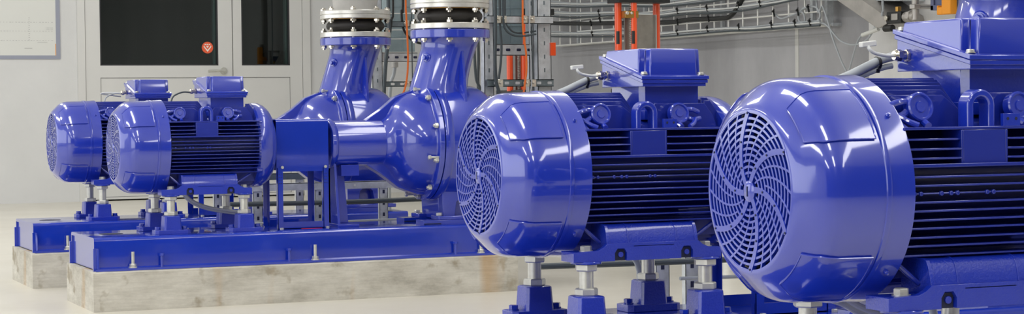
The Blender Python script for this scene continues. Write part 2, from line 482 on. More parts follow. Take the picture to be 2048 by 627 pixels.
def body():
    g = G()
    g.lathe([(-.03, .02), (-.03, .128), (.365, .128), (.365, .02)], 64)
    th = .0016
    for s_ in (-1, 1):
        for i, z in enumerate(FZ):
            y1 = env(z); x0 = .004; x1 = .362
            h = th*(1.7 if i == 0 else .75 if i == 3 else 1)
            yt = y1
            g.prism([(x0, s_*.10), (x1, s_*.10), (x1, s_*(yt-.004)), (x1-.006, s_*yt), (x0+.004, s_*yt), (x0, s_*(yt-.004))], 'z', z-h, z+h)
        for z in (.0755, .0605, .0462):      # short fins either side of the plate
            y1 = env(z, .178, .166)
            g.prism([(.004, s_*.10), (.112, s_*.10), (.106, s_*(y1-.006)), (.094, s_*y1), (.004, s_*y1)], 'z', z-th, z+th)
            g.prism([(.362, s_*.10), (.186, s_*.10), (.192, s_*(y1-.006)), (.204, s_*y1), (.362, s_*y1)], 'z', z-th, z+th)
        g.box((.0, s_*.09, .0900), (.362, s_*.158, .0945))                     # ledge
        g.box((.108, s_*.10, .0355), (.188, s_*.1600, .0895))                  # flat plate field
        g.box((.104, s_*.11, .0355), (.108, s_*.1605, .0895)); g.box((.188, s_*.11, .0355), (.192, s_*.1605, .0895))
        for x in (.010, .022, .060, .078, .090, .146, .158):                   # eyelets on the thin rail
            g.cyl((x, s_*.165, -.0075), (x, s_*.1705, -.0075), .0036, 12)
        # upright fins on the upper shoulder
        for y, xa, xr in ((.098, .112, True), (.084, .120, False), (.070, .128, False), (.056, .136, False), (.042, .142, False), (.028, .146, False)):
            zt = math.sqrt(.1745**2-y*y)
            g.prism([(.003, .09), (xa+.052, .09), (xa+.045, .112), (xa, zt), (.003, zt)], 'y', s_*y-th*s_, s_*y+th*s_)
            if xr: g.prism([(.186, .09), (.352, .09), (.340, .12), (.318, zt+.003), (.196, zt+.003), (.186, zt-.008)], 'y', s_*y-th*s_, s_*y+th*s_)
        for y in (.084, .07): 
            zt = math.sqrt(.1745**2-y*y); g.prism([(.325, .09), (.358, .09), (.355, zt-.02), (.340, zt), (.325, zt)], 'y', s_*y-th*s_, s_*y+th*s_)
        g.prism([(s_*.098, .095), (s_*.155, .093), (s_*.14, .10), (s_*.098, .128)], 'x', .0, .012)
        # diagonal braces below the fins
        g.tube([(.0, s_*.118, -.108), (.046, s_*.128, -.150)], .0045, 8, smooth=False); g.tube([(.266, s_*.128, -.150), (.33, s_*.118, -.112)], .0045, 8, smooth=False)
    for y in [(-.08+.02*i) for i in range(9)]:                                   # belly fins
        zt = -math.sqrt(.165**2-y*y); g.box((.004, y-th, zt), (.36, y+th, -.10))
    return g
def shield():
    g = G()
    g.lathe([(.355, .10), (.355, .160), (.362, .1665), (.376, .1675), (.392, .165), (.408, .158), (.422, .146), (.432, .131), (.438, .115), (.440, .095), (.440, .02)], 96)
    for a in (35, 145, -35, -145):
        t_ = math.radians(a); g.cyl((.35, .156*math.cos(t_), .156*math.sin(t_)), (.372, .156*math.cos(t_), .156*math.sin(t_)), .016, 18, bev=.002)
    return g
def lug(sx):
    """ring boss standing on the ledge, arms running to one side (sx=-1 left, +1 right)"""
    g = G(); d = Vector((0, -.975, .22)).normalized()
    c = Vector((0, -.118, .0285+.093)); 
    u = Vector((1, 0, 0)); w = d.cross(u)
    n = 36; prof = [(-.012, .016), (-.002, .0235), (.012, .0235), (.0145, .0215), (.0145, .0190), (.0105, .0172), (.0105, .0095), (.0130, .0082), (.0130, .0003)]
    vs = []
    for k in range(n):
        a = 2*PI*k/n
        for t_, r in prof: vs.append(c+d*t_+u*r*math.cos(a)+w*r*math.sin(a))
    L = len(prof); fs = [(k*L+j, ((k+1) % n)*L+j, ((k+1) % n)*L+j+1, k*L+j+1) for k in range(n) for j in range(L-1)]
    g.add(vs, fs)
    g.tube([c+Vector((.006*-sx, -.004, -.012)), c+Vector((.004*-sx, -.012, -.020)), (.003*-sx, -.145, .094)], .0062, 10)
    g.tube([c+Vector((.016*sx, 0, .010)), c+Vector((.034*sx, -.004, .010)), c+Vector((.052*sx, .0, .004))], .0055, 10)
    g.tube([c+Vector((.018*sx, -.002, -.004)), c+Vector((.034*sx, -.006, -.012)), c+Vector((.056*sx, .0, -.010))], .0060, 10)
    g.tube([c+Vector((.042*sx, -.006, -.010)), c+Vector((.030*sx, -.020, -.020)), (.016*sx, -.146, .095)], .0052, 10)
    return g
def eye():
    g = G(); n = 20; ro, ri = .0260, .0140; zc = .1265
    out = [(ro*math.cos(PI*k/n), zc+ro*math.sin(PI*k/n)) for k in range(n+1)]+[(-ro, .093)]
    inn = [(-ri, .093)]+[(ri*math.cos(PI-PI*k/n), zc+ri*math.sin(PI-PI*k/n)) for k in range(n+1)]+[(ri, .093)]
    # strips of quads
    A = [(ro, .093)]+[(ro*math.cos(PI*k/n), zc+ro*math.sin(PI*k/n)) for k in range(n+1)]+[(-ro, .093)]
    B = [(ri, .093)]+[(ri*math.cos(PI*k/n), zc+ri*math.sin(PI*k/n)) for k in range(n+1)]+[(-ri, .093)]
    vs = []; 
    for a, b in zip(A, B):
        vs += [(a[0], -.150, a[1]), (b[0], -.150, b[1]), (b[0], -.122, b[1]), (a[0], -.122, a[1])]
    fs = [(i*4+k, (i+1)*4+k, (i+1)*4+(k+1) % 4, i*4+(k+1) % 4)[::-1] for i in range(len(A)-1) for k in range(4)]
    g.add(vs, fs); return g
def holes_bracket():
    g = G(); g.box((-.016, -.158, .0945), (.016, -.150, .1140))
    for x in (-.008, .008): g.cyl((x, -.1582, .106), (x, -.1586, .106), .0026, 12, mi=1)
    return g
def foot():
    """near-side foot; the far one is the same mesh turned half round"""
    g = G()
    g.prism([(-.09, -.108), (-.136, -.110), (-.1445, -.1135), (-.150, -.121), (-.1545, -.134), (-.1575, -.148), (-.159, -.160), (-.150, -.165), (-.150, -.187), (-.09, -.187)], 'x', .050, .262)
    for xa, xb in ((.046, .053), (.259, .266)): g.prism([(-.08, -.107), (-.137, -.109), (-.1460, -.1125), (-.152, -.121), (-.1570, -.136), (-.1600, -.150), (-.161, -.187), (-.08, -.187)], 'x', xa, xb)
    def slot(x): return [(x-.0145, -.187), (x-.0145, -.170), (x-.008, -.1605), (x+.008, -.1605), (x+.0145, -.170), (x+.0145, -.187)]
    poly = [(-.034, -.187)]+slot(.078)+slot(.238)+[(.322, -.187), (.322, -.166), (.290, -.164), (.276, -.158), (.266, -.150), (.046, -.150), (.036, -.158), (.022, -.164), (-.034, -.166)]
    g.prism(poly, 'y', -.1625, -.150)
    for a, b in ((-.034, .056), (.256, .322)): g.box((a, -.151, -.187), (b, -.100, -.1655))
    g.box((.05, -.155, -.187), (.26, -.135, -.165), 1) if False else None
    for x in (.078, .238):
        g.cyl((x+.002, -.158, -.174), (x+.002, -.150, -.174), .006, 14); g.box((x-.013, -.1545, -.187), (x+.013, -.1538, -.163), 1)
    for x in (.098, .214): g.prism([(-.110, -.1070), (-.136, -.1085), (-.1455, -.1125), (-.1515, -.121), (-.1560, -.134), (-.1590, -.148), (-.1600, -.158), (-.1500, -.158)], 'x', x-.0012, x+.0012)
    g.box((.108, -.1550, -.1555), (.206, -.1625, -.1575))
    return g
def motor_bolt():
    return G().hexa((0, 0, -.166), (0, 0, -.154), .0125).cyl((0, 0, -.1665), (0, 0, -.1640), .015, 20)
def diag(y): return .1935+.0465*(y+.10)/.20          # split plane of the box, rising towards the back
def tbox():
    g = G(); x0, x1, y0, y1 = .166, .322, -.100, .100
    zb = .1855
    g.prism([(x0, y0), (x1, y0), (x1, y1), (x0, y1)], 'z', zb-.001, zb)
    vs = [(x0,y0,zb),(x1,y0,zb),(x1,y1,zb),(x0,y1,zb),(x0,y0,diag(y0)),(x1,y0,diag(y0)),(x1,y1,diag(y1)),(x0,y1,diag(y1))]
    g.add(vs, [(0,3,2,1),(4,5,6,7),(0,1,5,4),(1,2,6,5),(2,3,7,6),(3,0,4,7)])
    # pedestal
    g.prism([(.186, -.072), (.176, -.060), (.176, .072), (.318, .072), (.318, -.072)], 'z', .112, .1855)
    g.prism([(.182, -.076), (.170, -.062), (.170, .076), (.323, .076), (.323, -.076)], 'z', .112, .132)
    return g
def slab(x0, x1, y0, y1, za, zb_):
    vs = [(x0,y0,diag(y0)+za),(x1,y0,diag(y0)+za),(x1,y1,diag(y1)+za),(x0,y1,diag(y1)+za),(x0,y0,diag(y0)+zb_),(x1,y0,diag(y0)+zb_),(x1,y1,diag(y1)+zb_),(x0,y1,diag(y1)+zb_)]
    return vs, [(0,3,2,1),(4,5,6,7),(0,1,5,4),(1,2,6,5),(2,3,7,6),(3,0,4,7)]
def tflange():
    g = G(); g.add(*slab(.1625, .3255, -.104, .104, -.001, .0065)); g.add(*slab(.1605, .3275, -.106, .106, .0075, .0150)); g.add(*slab(.164, .324, -.1025, .1025, .006, .008))
    return g
def tlid():
    g = G(); poly = [(.170, .092), (.170, -.070), (.1865, -.070), (.1865, -.094), (.3035, -.094), (.3035, -.082), (.318, -.082), (.318, .092)]
    n = len(poly); vs = [(x, y, diag(y)+.0145) for x, y in poly]+[(x+(.002 if x < .2 else -.002), y*.985, .2645) for x, y in poly]+[((x-.245)*.965+.245, y*.965, .2675) for x, y in poly]
    fs = [(i, i+n, (i+1) % n+n, (i+1) % n) for i in range(n)]+[(i+n, i+2*n, (i+1) % n+2*n, (i+1) % n+n) for i in range(n)]+[tuple(range(2*n, 3*n))[::-1]]
    g.add(vs, fs); return g
def tbolt():
    return G().cyl((0, 0, 0), (0, 0, .0060), .0068, 18, bev=.001).cyl((0, 0, 0), (0, 0, .0015), .0085, 18)
def gland():
    g = G(); g.hexa((.166, 0, 0), (.160, 0, 0), .0105); g.cyl((.160, 0, 0), (.150, 0, 0), .0080, 20); g.hexa((.153, 0, 0), (.143, 0, 0), .0100, rot=.6); g.cyl((.143, 0, 0), (.138, 0, 0), .0095, 20, r1=.0075)
    return g

def motor(n):
    s = SETS[n]
    t = thing('electric_motor', {1: 'blue finned electric motor, leftmost and farthest, partly behind another motor', 2: 'blue finned electric motor second from the left, standing clear in front of the doors',
        3: 'blue finned electric motor in the middle of the picture, in front of the grey wall', 4: 'largest and nearest blue finned electric motor, cut off by the right edge'}[n], 'motor', (s['x'], s['y'], s['z']), 0, 'electric motors of the pump row')
    c = obj('fan_cowl', 'cowl', cowl, 'blue_sheet', t)
    obj('grille', 'grille', grille, ('blue_sheet', 'dark_metal'), c); obj('fan', 'fan', fan, 'dark_metal', c); multi('screw', 'cscrew', cowl_screws, 'blue_sheet', c, [((0, 0, 0), (math.radians(-a), 0, 0)) for a in (40, 140, -43, -137)])
    T0 = t; dz = .004
    b = obj('finned_body', 'body', body, 'blue_fin_shaded', t, loc=(0, 0, dz), bevel=.0009)
    obj('end_shield', 'shield', shield, 'blue_cast', t)
    for x, sx in ((.050, -1), (.240, 1)):
        obj('lifting_lug', ('lug', sx), lambda: lug(sx), 'blue_cast', t, loc=(x, 0, dz+.002)); obj('lifting_lug', ('lug', -sx), lambda: lug(-sx), 'blue_cast', t, loc=(x, 0, dz+.002), rot=(0, 0, PI))
    obj('lifting_eye', 'eye', eye, 'blue_cast', t, loc=(.150, 0, dz), bevel=.003)
    obj('earth_bracket', 'hb', holes_bracket, ('blue_cast', 'dark_metal'), t, loc=(.202, 0, dz), bevel=.0008)
    obj('foot', 'foot', foot, ('blue_rough', 'dark_metal'), t, loc=(0, 0, dz), bevel=.002); obj('foot', 'foot', foot, ('blue_rough', 'dark_metal'), t, loc=(.288, 0, dz), rot=(0, 0, PI), bevel=.002)
    multi('foot_bolt', 'mb', motor_bolt, 'zinc', t, [((x, y, dz), (0, 0, x)) for x in (.008, .297) for y in (-.135, .135)])
    tb = obj('terminal_box', 'tbox', tbox, 'blue_cast', t, loc=(0, 0, dz), bevel=.002)
    obj('box_flange', 'tfl', tflange, 'blue_cast', tb, bevel=.0012); obj('box_lid', 'tlid', tlid, 'blue_sheet', tb, bevel=.003)
    multi('lid_screw', 'tbolt', tbolt, 'zinc', tb, [((x, y, diag(y)+.0145),) for x, y in ((.176, -.087), (.313, -.093), (.1745, .098), (.313, .098))])
    obj('cable_gland', 'gland', gland, 'nickel', tb, loc=(0, .070, .2115))
    return t

# ---- levelling supports, base frame, plinth
def sup_block():
    g = G(); h = .070
    n0 = .0345; n1 = .0310
    def ring(a, z, c=.006): return [(-a+c, -a, z), (a-c, -a, z), (a, -a+c, z), (a, a-c, z), (a-c, a, z), (-a+c, a, z), (-a, a-c, z), (-a, -a+c, z)]
    vs = ring(n0, .012)+ring(n1, h-.002)+ring(n1-.003, h)
    fs = [(i*8+k, i*8+(k+1) % 8, (i+1)*8+(k+1) % 8, (i+1)*8+k) for i in range(2) for k in range(8)]+[tuple(range(16, 24))]
    g.add(vs, fs)
    g.prism([(-.068, -.028), (-.056, -.037), (.056, -.037), (.068, -.028), (.068, .028), (.056, .037), (-.056, .037), (-.068, .028)], 'z', 0, .016)
    return g
def sup_bolt():
    return G().cyl((0, 0, .015), (0, 0, .018), .0125, 18).hexa((0, 0, .0175), (0, 0, .0275), .0105)
def sup_stud():
    g = G(); g.cyl((0, 0, .060), (0, 0, .145), .0135, 24); return g
def sup_nut(): return G().hexa((0, 0, 0), (0, 0, .0160), .0255)
def sup_plate(): return G().cyl((0, 0, 0), (0, 0, .005), .034, 32, bev=.001)
BT = .274
def supports(n):
    s = SETS[n]
    for x, sx in ((.008, 'left'), (.297, 'right')):
        for y, sy in ((-.135, 'front'), (.135, 'rear')):
            t = thing('levelling_support', 'blue block with silver stud and nuts under the %s %s corner of the %s motor' % (sy, sx, SH[n]), 'machine support', (s['x']+x, s['y']+y, BT), 0, 'levelling supports under the motors')
            H = s['z']-.183-BT                                   # up to the underside of the motor foot
            obj('block', 'sblock', sup_block, 'blue_rough', t, bevel=.001)
            for k in (-1, 1): pass
            multi('base_bolt', 'sbolt', sup_bolt, 'blue_beam', t, [((-.0525, 0, .001),), ((.0525, 0, .001),)])
            st = obj('stud', None, G().cyl((0, 0, .066), (0, 0, H-.004), .0155, 24), 'zinc', t)
            obj('nut', 'snut', sup_nut, 'zinc', t, loc=(0, 0, .0700)); obj('nut', 'snut', sup_nut, 'zinc', t, loc=(0, 0, H-.0205), rot=(0, 0, .4))
            obj('washer_plate', 'splate', sup_plate, 'blue_beam', t, loc=(0, 0, H-.005))
def base_beam():
    g = G(); L = 1.70; zt = BT-.150
    y = .222
    # top plate with rounded edges and webs, swept along x
    prof = []
    for s_ in (-1, 1):
        arc = [(s_*(y-.014+.014*math.sin(a)), zt-.014+.014*math.cos(a)) for a in [PI/2*k/5 for k in range(6)]]
        out = [(s_*.0, zt)]+arc+[(s_*y, .013), (s_*(y+.006), .009), (s_*(y+.034), .009), (s_*(y+.034), 0), (s_*(y-.009), 0), (s_*(y-.009), zt-.012), (s_*.0, zt-.012)]
        g.prism(out, 'x', 0.004, L)
    return g
def base_end():
    g = G(); zt = BT-.150
    g.box((.010, -.212, .004), (.016, .212, zt-.012))
    return g
def gusset():
    g = G(); g.box((-.002, -.236, 0), (.012, -.222, .086)); g.prism([(-.222, .009), (-.250, .009), (-.238, .084), (-.222, .084)], 'x', .010, .018)
    return g
def grout_hole(): return G().lathe([(BT-.150+.0002, .046), (BT-.150+.0008, .046), (BT-.150+.0008, .0005)], 32, org=(.115, 0, 0), axis='z')
def pump_pad():
    zt = BT-.150; return G().box((1.345, -.045, zt-.001), (1.600, .045, zt+.018)).box((1.345, -.047, zt+.002), (1.42, -.045, zt+.006), 1)
def anchor():
    g = G(); g.cyl((0, 0, 0), (0, 0, .060), .0065, 16); g.hexa((0, 0, .004), (0, 0, .015), .0125); g.cyl((0, 0, 0), (0, 0, .004), .016, 20); return g
def jackscrew():
    g = G(); g.cyl((0, 0, 0), (0, 0, .044), .0055, 14); g.hexa((0, 0, .040), (0, 0, .050), .0105); return g
def base(n):
    s = SETS[n]; X = s['x']-.310
    t = thing('base_frame', {1: 'long blue steel base frame on the farthest concrete plinth', 2: 'long blue steel base frame with anchor bolts on the large stained plinth', 3: 'blue steel base frame under the third motor', 4: 'blue steel base frame under the nearest motor'}[n], 'base frame', (X, s['y'], .150), 0, 'pump base frames')
    obj('deck_beam', 'beam', base_beam, 'blue_beam', t); multi('end_plate', 'bends', base_end, 'blue_beam', t, [((0, 0, 0),), ((1.675, 0, 0),)])
    obj('gusset', ('gus', 0), gusset, 'blue_beam', t, bevel=.0008); obj('gusset', ('gus', 1), lambda: G().box((-.002, .222, 0), (.012, .236, .086)).prism([(.222, .009), (.250, .009), (.238, .084), (.222, .084)], 'x', .010, .018), 'blue_beam', t, bevel=.0008)
    obj('grout_hole', 'ghole', grout_hole, 'dark_metal', t, label='dark oval hole in the deck')
    multi('pump_pad', 'bpad', pump_pad, ('blue_beam', 'dark_metal'), t, [((0, -.115, 0),), ((0, .115, 0),)], bevel=.0015)
    for x, zinc in ((.145, True), (.255, False), (.755, False), (.86, True), (1.45, False), (1.56, True)):
        for y in (-.240, .240):
            obj('anchor_bolt' if zinc else 'jack_screw', 'anchor' if zinc else 'jack', anchor if zinc else jackscrew, 'zinc' if zinc else 'blue_beam', t, loc=(x, y, .009))
    p = obj('concrete_plinth', None, plinth(n), 'plinth', None, loc=(X-.008, s['y'], 0))
    tag(p, {1: 'pale concrete plinth under the farthest blue base frame at far left', 2: 'large stained concrete plinth with rust runs, under the second pump set', 3: 'concrete plinth under the third pump set', 4: 'concrete plinth under the nearest pump set'}[n], 'plinth', 'concrete pump plinths')
def plinth(n):
    g = G(); L = 1.722; y = .262; nx, rnd = 40, random.Random(n)
    prof = [(-y, 0), (-y+.002, .144), (-y+.008, .150), (y-.008, .150), (y-.002, .144), (y, 0)]
    vs = []; m = len(prof)
    for i in range(nx+1):
        for j, (a, b) in enumerate(prof):
            k = rnd.uniform(-.0015, .0015) if 0 < i < nx else 0
            vs.append((L*i/nx, a+k, b+(0)))
    fs = [(i*m+j, (i+1)*m+j, (i+1)*m+(j+1) % m, i*m+(j+1) % m) for i in range(nx) for j in range(m)]
    fs += [tuple(range(m)), tuple(range(nx*m, nx*m+m))[::-1]]
    fs = [f[::-1] for f in fs]
    return g.add(vs, [f[::-1] for f in fs])

# ---- coupling and its guard
def guard_cover():
    g = G(); y, zt, zb, th = .100, .101, -.105, .003
    o = [(-y, zb)]+[(-y+.010-.010*math.cos(a), zt-.010+.010*math.sin(a)) for a in (0, .4, .8, 1.2, PI/2)]
    o = o+[(-a, b) for a, b in o[::-1]]
    i = [((y-th)/y*a, b if b == zb else b-th) for a, b in o]
    g.prism(o+i[::-1], 'x', .440, .655)
    return g
def guard_leg(): 
    g = G(); z0, z1 = -.330, -.09
    # slotted angle: face with hole pairs near the top
    g.box((0, -.001, z0), (.022, .001, z1)); g.box((0, -.001, z0), (.002, .018, z1))
    for k in range(4):
        for x in (.007, .015): g.cyl((x, -.0010, z1-.025-.012*k), (x, -.0016, z1-.025-.012*k), .0020, 8, mi=1)
    return g
def guard(n):
    s = SETS[n]; z = s['z']; t = thing('coupling_guard', 'blue sheet steel coupling guard on four slotted legs beside the %s motor' % SH[n], 'machine guard', (s['x'], s['y'], z), 0, 'coupling guards')
    obj('cover', 'gcover', guard_cover, 'blue_beam', t)
    for x, r in ((.443, 0), (.631, 0)):
        obj('leg', 'gleg', guard_leg, ('blue_beam', 'dark_metal'), t, loc=(x, -.1025, 0)); obj('leg', 'gleg', guard_leg, ('blue_beam', 'dark_metal'), t, loc=(x+.022, .1025, 0), rot=(0, 0, PI))
    zb = BT-z
    for sg in (-1, 1):
        obj('foot_rail', ('grail', n, sg), lambda: G().box((.443, sg*.1012, zb), (.653, sg*.0985, zb+.028)).box((.443, sg*.1012, zb), (.653, sg*.085, zb+.003)), 'blue_beam', t)
    multi('bolt', 'gbolt', lambda: G().hexa((0, 0, 0), (0, -.006, 0), .0065), 'zinc', t, [((x, -.1040, -.088),) for x in (.462, .640)])
    multi('bolt', 'gbolt2', lambda: G().hexa((0, 0, 0), (0, 0, .007), .0075), 'zinc', t, [((x, -.115, zb),) for x in (.455, .643)])
    c = thing('shaft_coupling', 'dark steel shaft coupling half hidden in the guard of the %s set' % SH[n], 'coupling', (s['x'], s['y'], z), 0, 'shaft couplings')
    obj('shaft', 'shaft', lambda: G().cyl((.41, 0, 0), (.70, 0, 0), .024, 24), 'stainless', c)
    multi('hub', 'hub', lambda: G().cyl((0, 0, 0), (.070, 0, 0), .062, 32, bev=.003), 'dark_metal', c, [((.450, 0, 0),), ((.560, 0, 0),)])
    obj('spider', 'spider', lambda: G().cyl((.520, 0, 0), (.560, 0, 0), .070, 32, bev=.004), 'rubber', c)

# ---- pump
def housing():
    g = G()
    g.lathe([(.672, .03), (.672, .080), (.678, .096), (.690, .1005), (.697, .0985), (.702, .0925), (.93, .0925), (.96, .0925)], 72)
    return g
def cover():
    g = G()
    g.lathe([(.905, .05), (.905, .093), (.925, .108), (.940, .128), (.952, .150), (.968, .168), (.990, .184), (1.02, .198), (1.05, .206), (1.078, .210), (1.081, .216), (1.081, .2365), (1.100, .2385), (1.104, .2365), (1.104, .20)], 96)
    for a in (90, 262):
        t_ = math.radians(a); c, s_ = math.cos(t_), math.sin(t_)
        w = .026
        vs = []
        for x, ri, ro in ((.84, .07, .0925), (.90, .07, .130), (.97, .09, .186), (1.05, .12, .215), (1.085, .15, .219)):
            for r, o in ((ri, -w), (ro, -w*.8), (ro, w*.8), (ri, w)): vs.append((x, r*c-o*s_, r*s_+o*c))
        fs = [(i*4+k, i*4+(k+1) % 4, (i+1)*4+(k+1) % 4, (i+1)*4+k)[::-1] for i in range(4) for k in range(4)]+[(0,1,2,3), (19,18,17,16)]
        g.add(vs, fs)
    return g
def casing():
    g = G()
    g.lathe([(1.106, .19), (1.106, .238), (1.112, .2405), (1.134, .2405), (1.140, .237), (1.144, .2345), (1.20, .2365), (1.27, .234), (1.315, .226), (1.345, .210), (1.362, .192), (1.368, .170), (1.368, .05)], 96)
    return g
def nozzle():
    g = G()
    rings = []
    for z, cx, rx, ry in ((.05, 1.19, .10, .12), (.15, 1.165, .122, .128), (.186, 1.163, .128, .130), (.190, 1.163, .125, .127), (.20, 1.164, .122, .124), (.22, 1.167, .1195, .120), (.26, 1.176, .1160, .116), (.30, 1.187, .1140, .114), (.34, 1.199, .1135, .1135), (.385, 1.214, .1145, .1145), (.405, 1.219, .1170, .117), (.420, 1.222, .1230, .123), (.428, 1.222, .128, .128)):
        rings.append(((cx, 0, z), rx, ry))
    g.loft(rings)
    a = math.radians(-80); c, s_ = math.cos(a), math.sin(a)
    vs = []
    for r, z in ((.09, .385), (.116, .370), (.178, .145), (.09, .145)):
        for o in (-.005, .005): vs.append((1.190+.09*(z-.145)+r*c-o*s_, r*s_+o*c, z))
    g.add(vs, [(0,2,4,6)[::-1], (1,3,5,7), (0,1,3,2), (2,3,5,4), (4,5,7,6), (6,7,1,0)])
    # plugged boss
    p = Vector((1.202-.103, -.050, .345)); d = Vector((-.88, -.45, .05)).normalized()
    g.cyl(p-d*.02, p+d*.006, .020, 24, bev=.003); g.cyl(p, p+d*.012, .014, 20); g.hexa(p+d*.010, p+d*.022, .009)
    return g
def nflange(): return G().cyl((1.222, 0, .425), (1.222, 0, .460), .1645, 96, bev=.003)
def suction():
    g = G()
    g.lathe([(1.30, .05), (1.30, .178), (1.388, .178), (1.392, .186), (1.416, .186), (1.418, .18), (1.418, .05)], 80)
    return g
def sfoot():
    g = G(); zb = BT+.018
    return g
def stud_nut(): return G().cyl((1.060, 0, 0), (1.105, 0, 0), .0060, 12).hexa((1.066, 0, 0), (1.080, 0, 0), .0115)
def jack_bolt(): return G().cyl((1.035, 0, 0), (1.09, 0, 0), .0045, 10).hexa((1.036, 0, 0), (1.048, 0, 0), .009)
BC = [(1.222+.1465*math.cos(math.radians(22.5+45*k)), .1465*math.sin(math.radians(22.5+45*k))) for k in range(8)]
def pump(n):
    s = SETS[n]; z = s['z']
    lab = {1: 'blue centrifugal pump at the far left of the pipes, behind the other one', 2: 'large blue centrifugal pump behind the middle motor, its round casing in full view', 3: 'blue pump behind the nearest motor, only its upright nozzle visible at top right'}[n]
    t = thing('centrifugal_pump', lab, 'pump', (s['x'], s['y'], z), 0, 'centrifugal pumps')
    def hfoot():
        g = G(); q = BT-z
        g.prism([(.690, -.085), (.745, -.085), (.765, q+.012), (.690, q+.012)], 'y', -.012, .012)
        g.prism([(-.060, -.080), (.060, -.080), (.105, q+.012), (-.105, q+.012)], 'x', .690, .700)
        g.box((.688, -.11, q), (.778, .11, q+.012)); g.box((.725, -.05, -.13), (.80, .05, -.085))
        return g
    obj('bearing_foot', ('hfoot', n), hfoot, 'blue_cast', t, bevel=.001)
    obj('bearing_housing', 'phous', housing, 'blue_cast', t, bevel=.002); obj('casing_cover', 'pcov', cover, 'blue_cast', t, bevel=.003)
    c = obj('volute_casing', 'pcas', casing, 'blue_cast', t); nz = obj('discharge_nozzle', 'pnoz', nozzle, 'blue_cast', t)
    obj('nozzle_flange', 'pfl', nflange, 'blue_cast', t); obj('suction_nozzle', 'psuc', suction, 'blue_cast', t)
    zb = zb0 = BT+.018-z
    def feet():
        g = G()
        g.prism([(1.135, zb), (1.320, zb), (1.325, -.12), (1.125, -.12)], 'y', -.075, .12)
        g.prism([(1.135, zb), (1.185, zb), (1.195, -.245), (1.225, -.215), (1.255, -.245), (1.270, zb), (1.320, zb), (1.322, -.15), (1.130, -.15)], 'y', -.120, -.074)
        g.box((1.100, -.16, zb), (1.355, -.07, zb+.016)); g.box((1.100, .07, zb), (1.355, .16, zb+.016))
        return g
    obj('pump_foot', ('pfoot', n), feet, 'blue_cast', t, bevel=.003)
    pl = lambda angs, r: [((0, r*math.cos(math.radians(a)), r*math.sin(math.radians(a))), (a, 0, 0)) for a in angs]
    multi('casing_nut', 'pnut', stud_nut, 'zinc', t, pl([18+36*k for k in range(10)], .2245)); multi('jacking_screw', 'pjack', jack_bolt, 'zinc', t, pl((105, 285, 195, -15), .224))
    multi('foot_bolt', 'pfb', lambda: G().hexa((0, 0, 0), (0, 0, .012), .012), 'zinc', t, [((x, y, zb0+.016),) for x in (1.115, 1.340) for y in (-.125, .125)])
    # bellows
    e = thing('expansion_joint', {1: 'black rubber bellows between silver flanges on the farther pump', 2: 'black rubber bellows between silver flanges on the nearer of the two left pumps', 3: 'rubber bellows joint on top of the third pump'}[n], 'pipe joint', (s['x'], s['y'], z), 0, 'rubber expansion joints')
    obj('lower_flange', 'ef1', lambda: G().cyl((1.222, 0, .4600), (1.222, 0, .4630), .135, 48, mi=1).cyl((1.222, 0, .4630), (1.222, 0, .4860), .1635, 96, bev=.002), ('flange_steel', 'black_plastic'), e)
    obj('rubber_bellows', 'erub', lambda: G().lathe([(.4860, .02), (.4860, .121), (.4885, .1235), (.4905, .118), (.498, .126), (.507, .1335), (.516, .1355), (.525, .1335), (.534, .126), (.5405, .118), (.543, .1235), (.5460, .121), (.5460, .02)][::-1], 72, org=(1.222, 0, 0), axis='z'), 'rubber', e)
    obj('upper_flange', 'ef2', lambda: G().cyl((1.222, 0, .5460), (1.222, 0, .5480), .128, 72, mi=1).cyl((1.222, 0, .5480), (1.222, 0, .5660), .1635, 96, bev=.002).cyl((1.222, 0, .5675), (1.222, 0, .5850), .1635, 96, bev=.002).cyl((1.222, 0, .565), (1.222, 0, .568), .158, 64), ('flange_steel', 'brass'), e)
    for zz_, up in ((.4140, 0), (.4865, 0), (.534, 0), (.5850, 0)):
        multi('nut', 'enut', lambda: G().hexa((0, 0, 0), (0, 0, .0115), .0135), 'nickel', e, [((x, y, zz_), (0, 0, k*.7+zz_*9)) for k, (x, y) in enumerate(BC)])
    for za in (.408, .528):
        multi('stud', ('estud', za), lambda: G().cyl((0, 0, 0), (0, 0, .098 if za < .5 else .074), .0075, 12), 'nickel', e, [((x, y, za),) for x, y in BC])
    r = obj('riser_pipe', 'rpipe', lambda: G().lathe([(.5855, .09), (.5855, .150), (.590, .150), (.591, .100), (.60, .1005), (.68, .112), (.74, .118), (ZT-.62, .118), (ZT-.62, .09)][::-1], 64, org=(1.222, 0, 0), axis='z'), 'concrete_duct', None, loc=(s['x'], s['y'], z))
    tag(r, {1: 'pale grey riser pipe rising above the farther rubber bellows', 2: 'pale grey riser pipe above the nearer left pump', 3: 'pale grey riser pipe above the third pump'}[n], 'pipe', 'riser pipes')
    # suction line behind the pump, with its knife gate valve
    xv = {1: 3.785, 2: 3.865, 3: 3.865}[n]-s['x']
    def spipe():
        g = G(); g.cyl((1.418, 0, 0), (1.442, 0, 0), .163, 72, bev=.002); g.cyl((1.442, 0, 0), (xv-.06, 0, 0), .1, 48); g.cyl((xv-.06, 0, 0), (xv-.035, 0, 0), .163, 64, bev=.002)
        return g
    def epipe(): return G().cyl((xv+.035, 0, 0), (xv+.06, 0, 0), .163, 64, bev=.002).tube([(xv+.06, 0, 0), (xv+.25, 0, 0), (xv+.40, 0, -.06), (xv+.45, 0, -.20), (xv+.45, 0, -z+.0)], .1, 32)
    tag(obj('pipe_elbow', None, epipe(), 'flange_steel', None, loc=(s['x'], s['y'], z)), 'steel pipe elbow turning down to the floor beyond the %s pump' % {1: 'farthest', 2: 'second', 3: 'third'}[n], 'pipe', 'pipe elbows')
    p = obj('suction_pipe', None, spipe(), 'flange_steel', None, loc=(s['x'], s['y'], z))
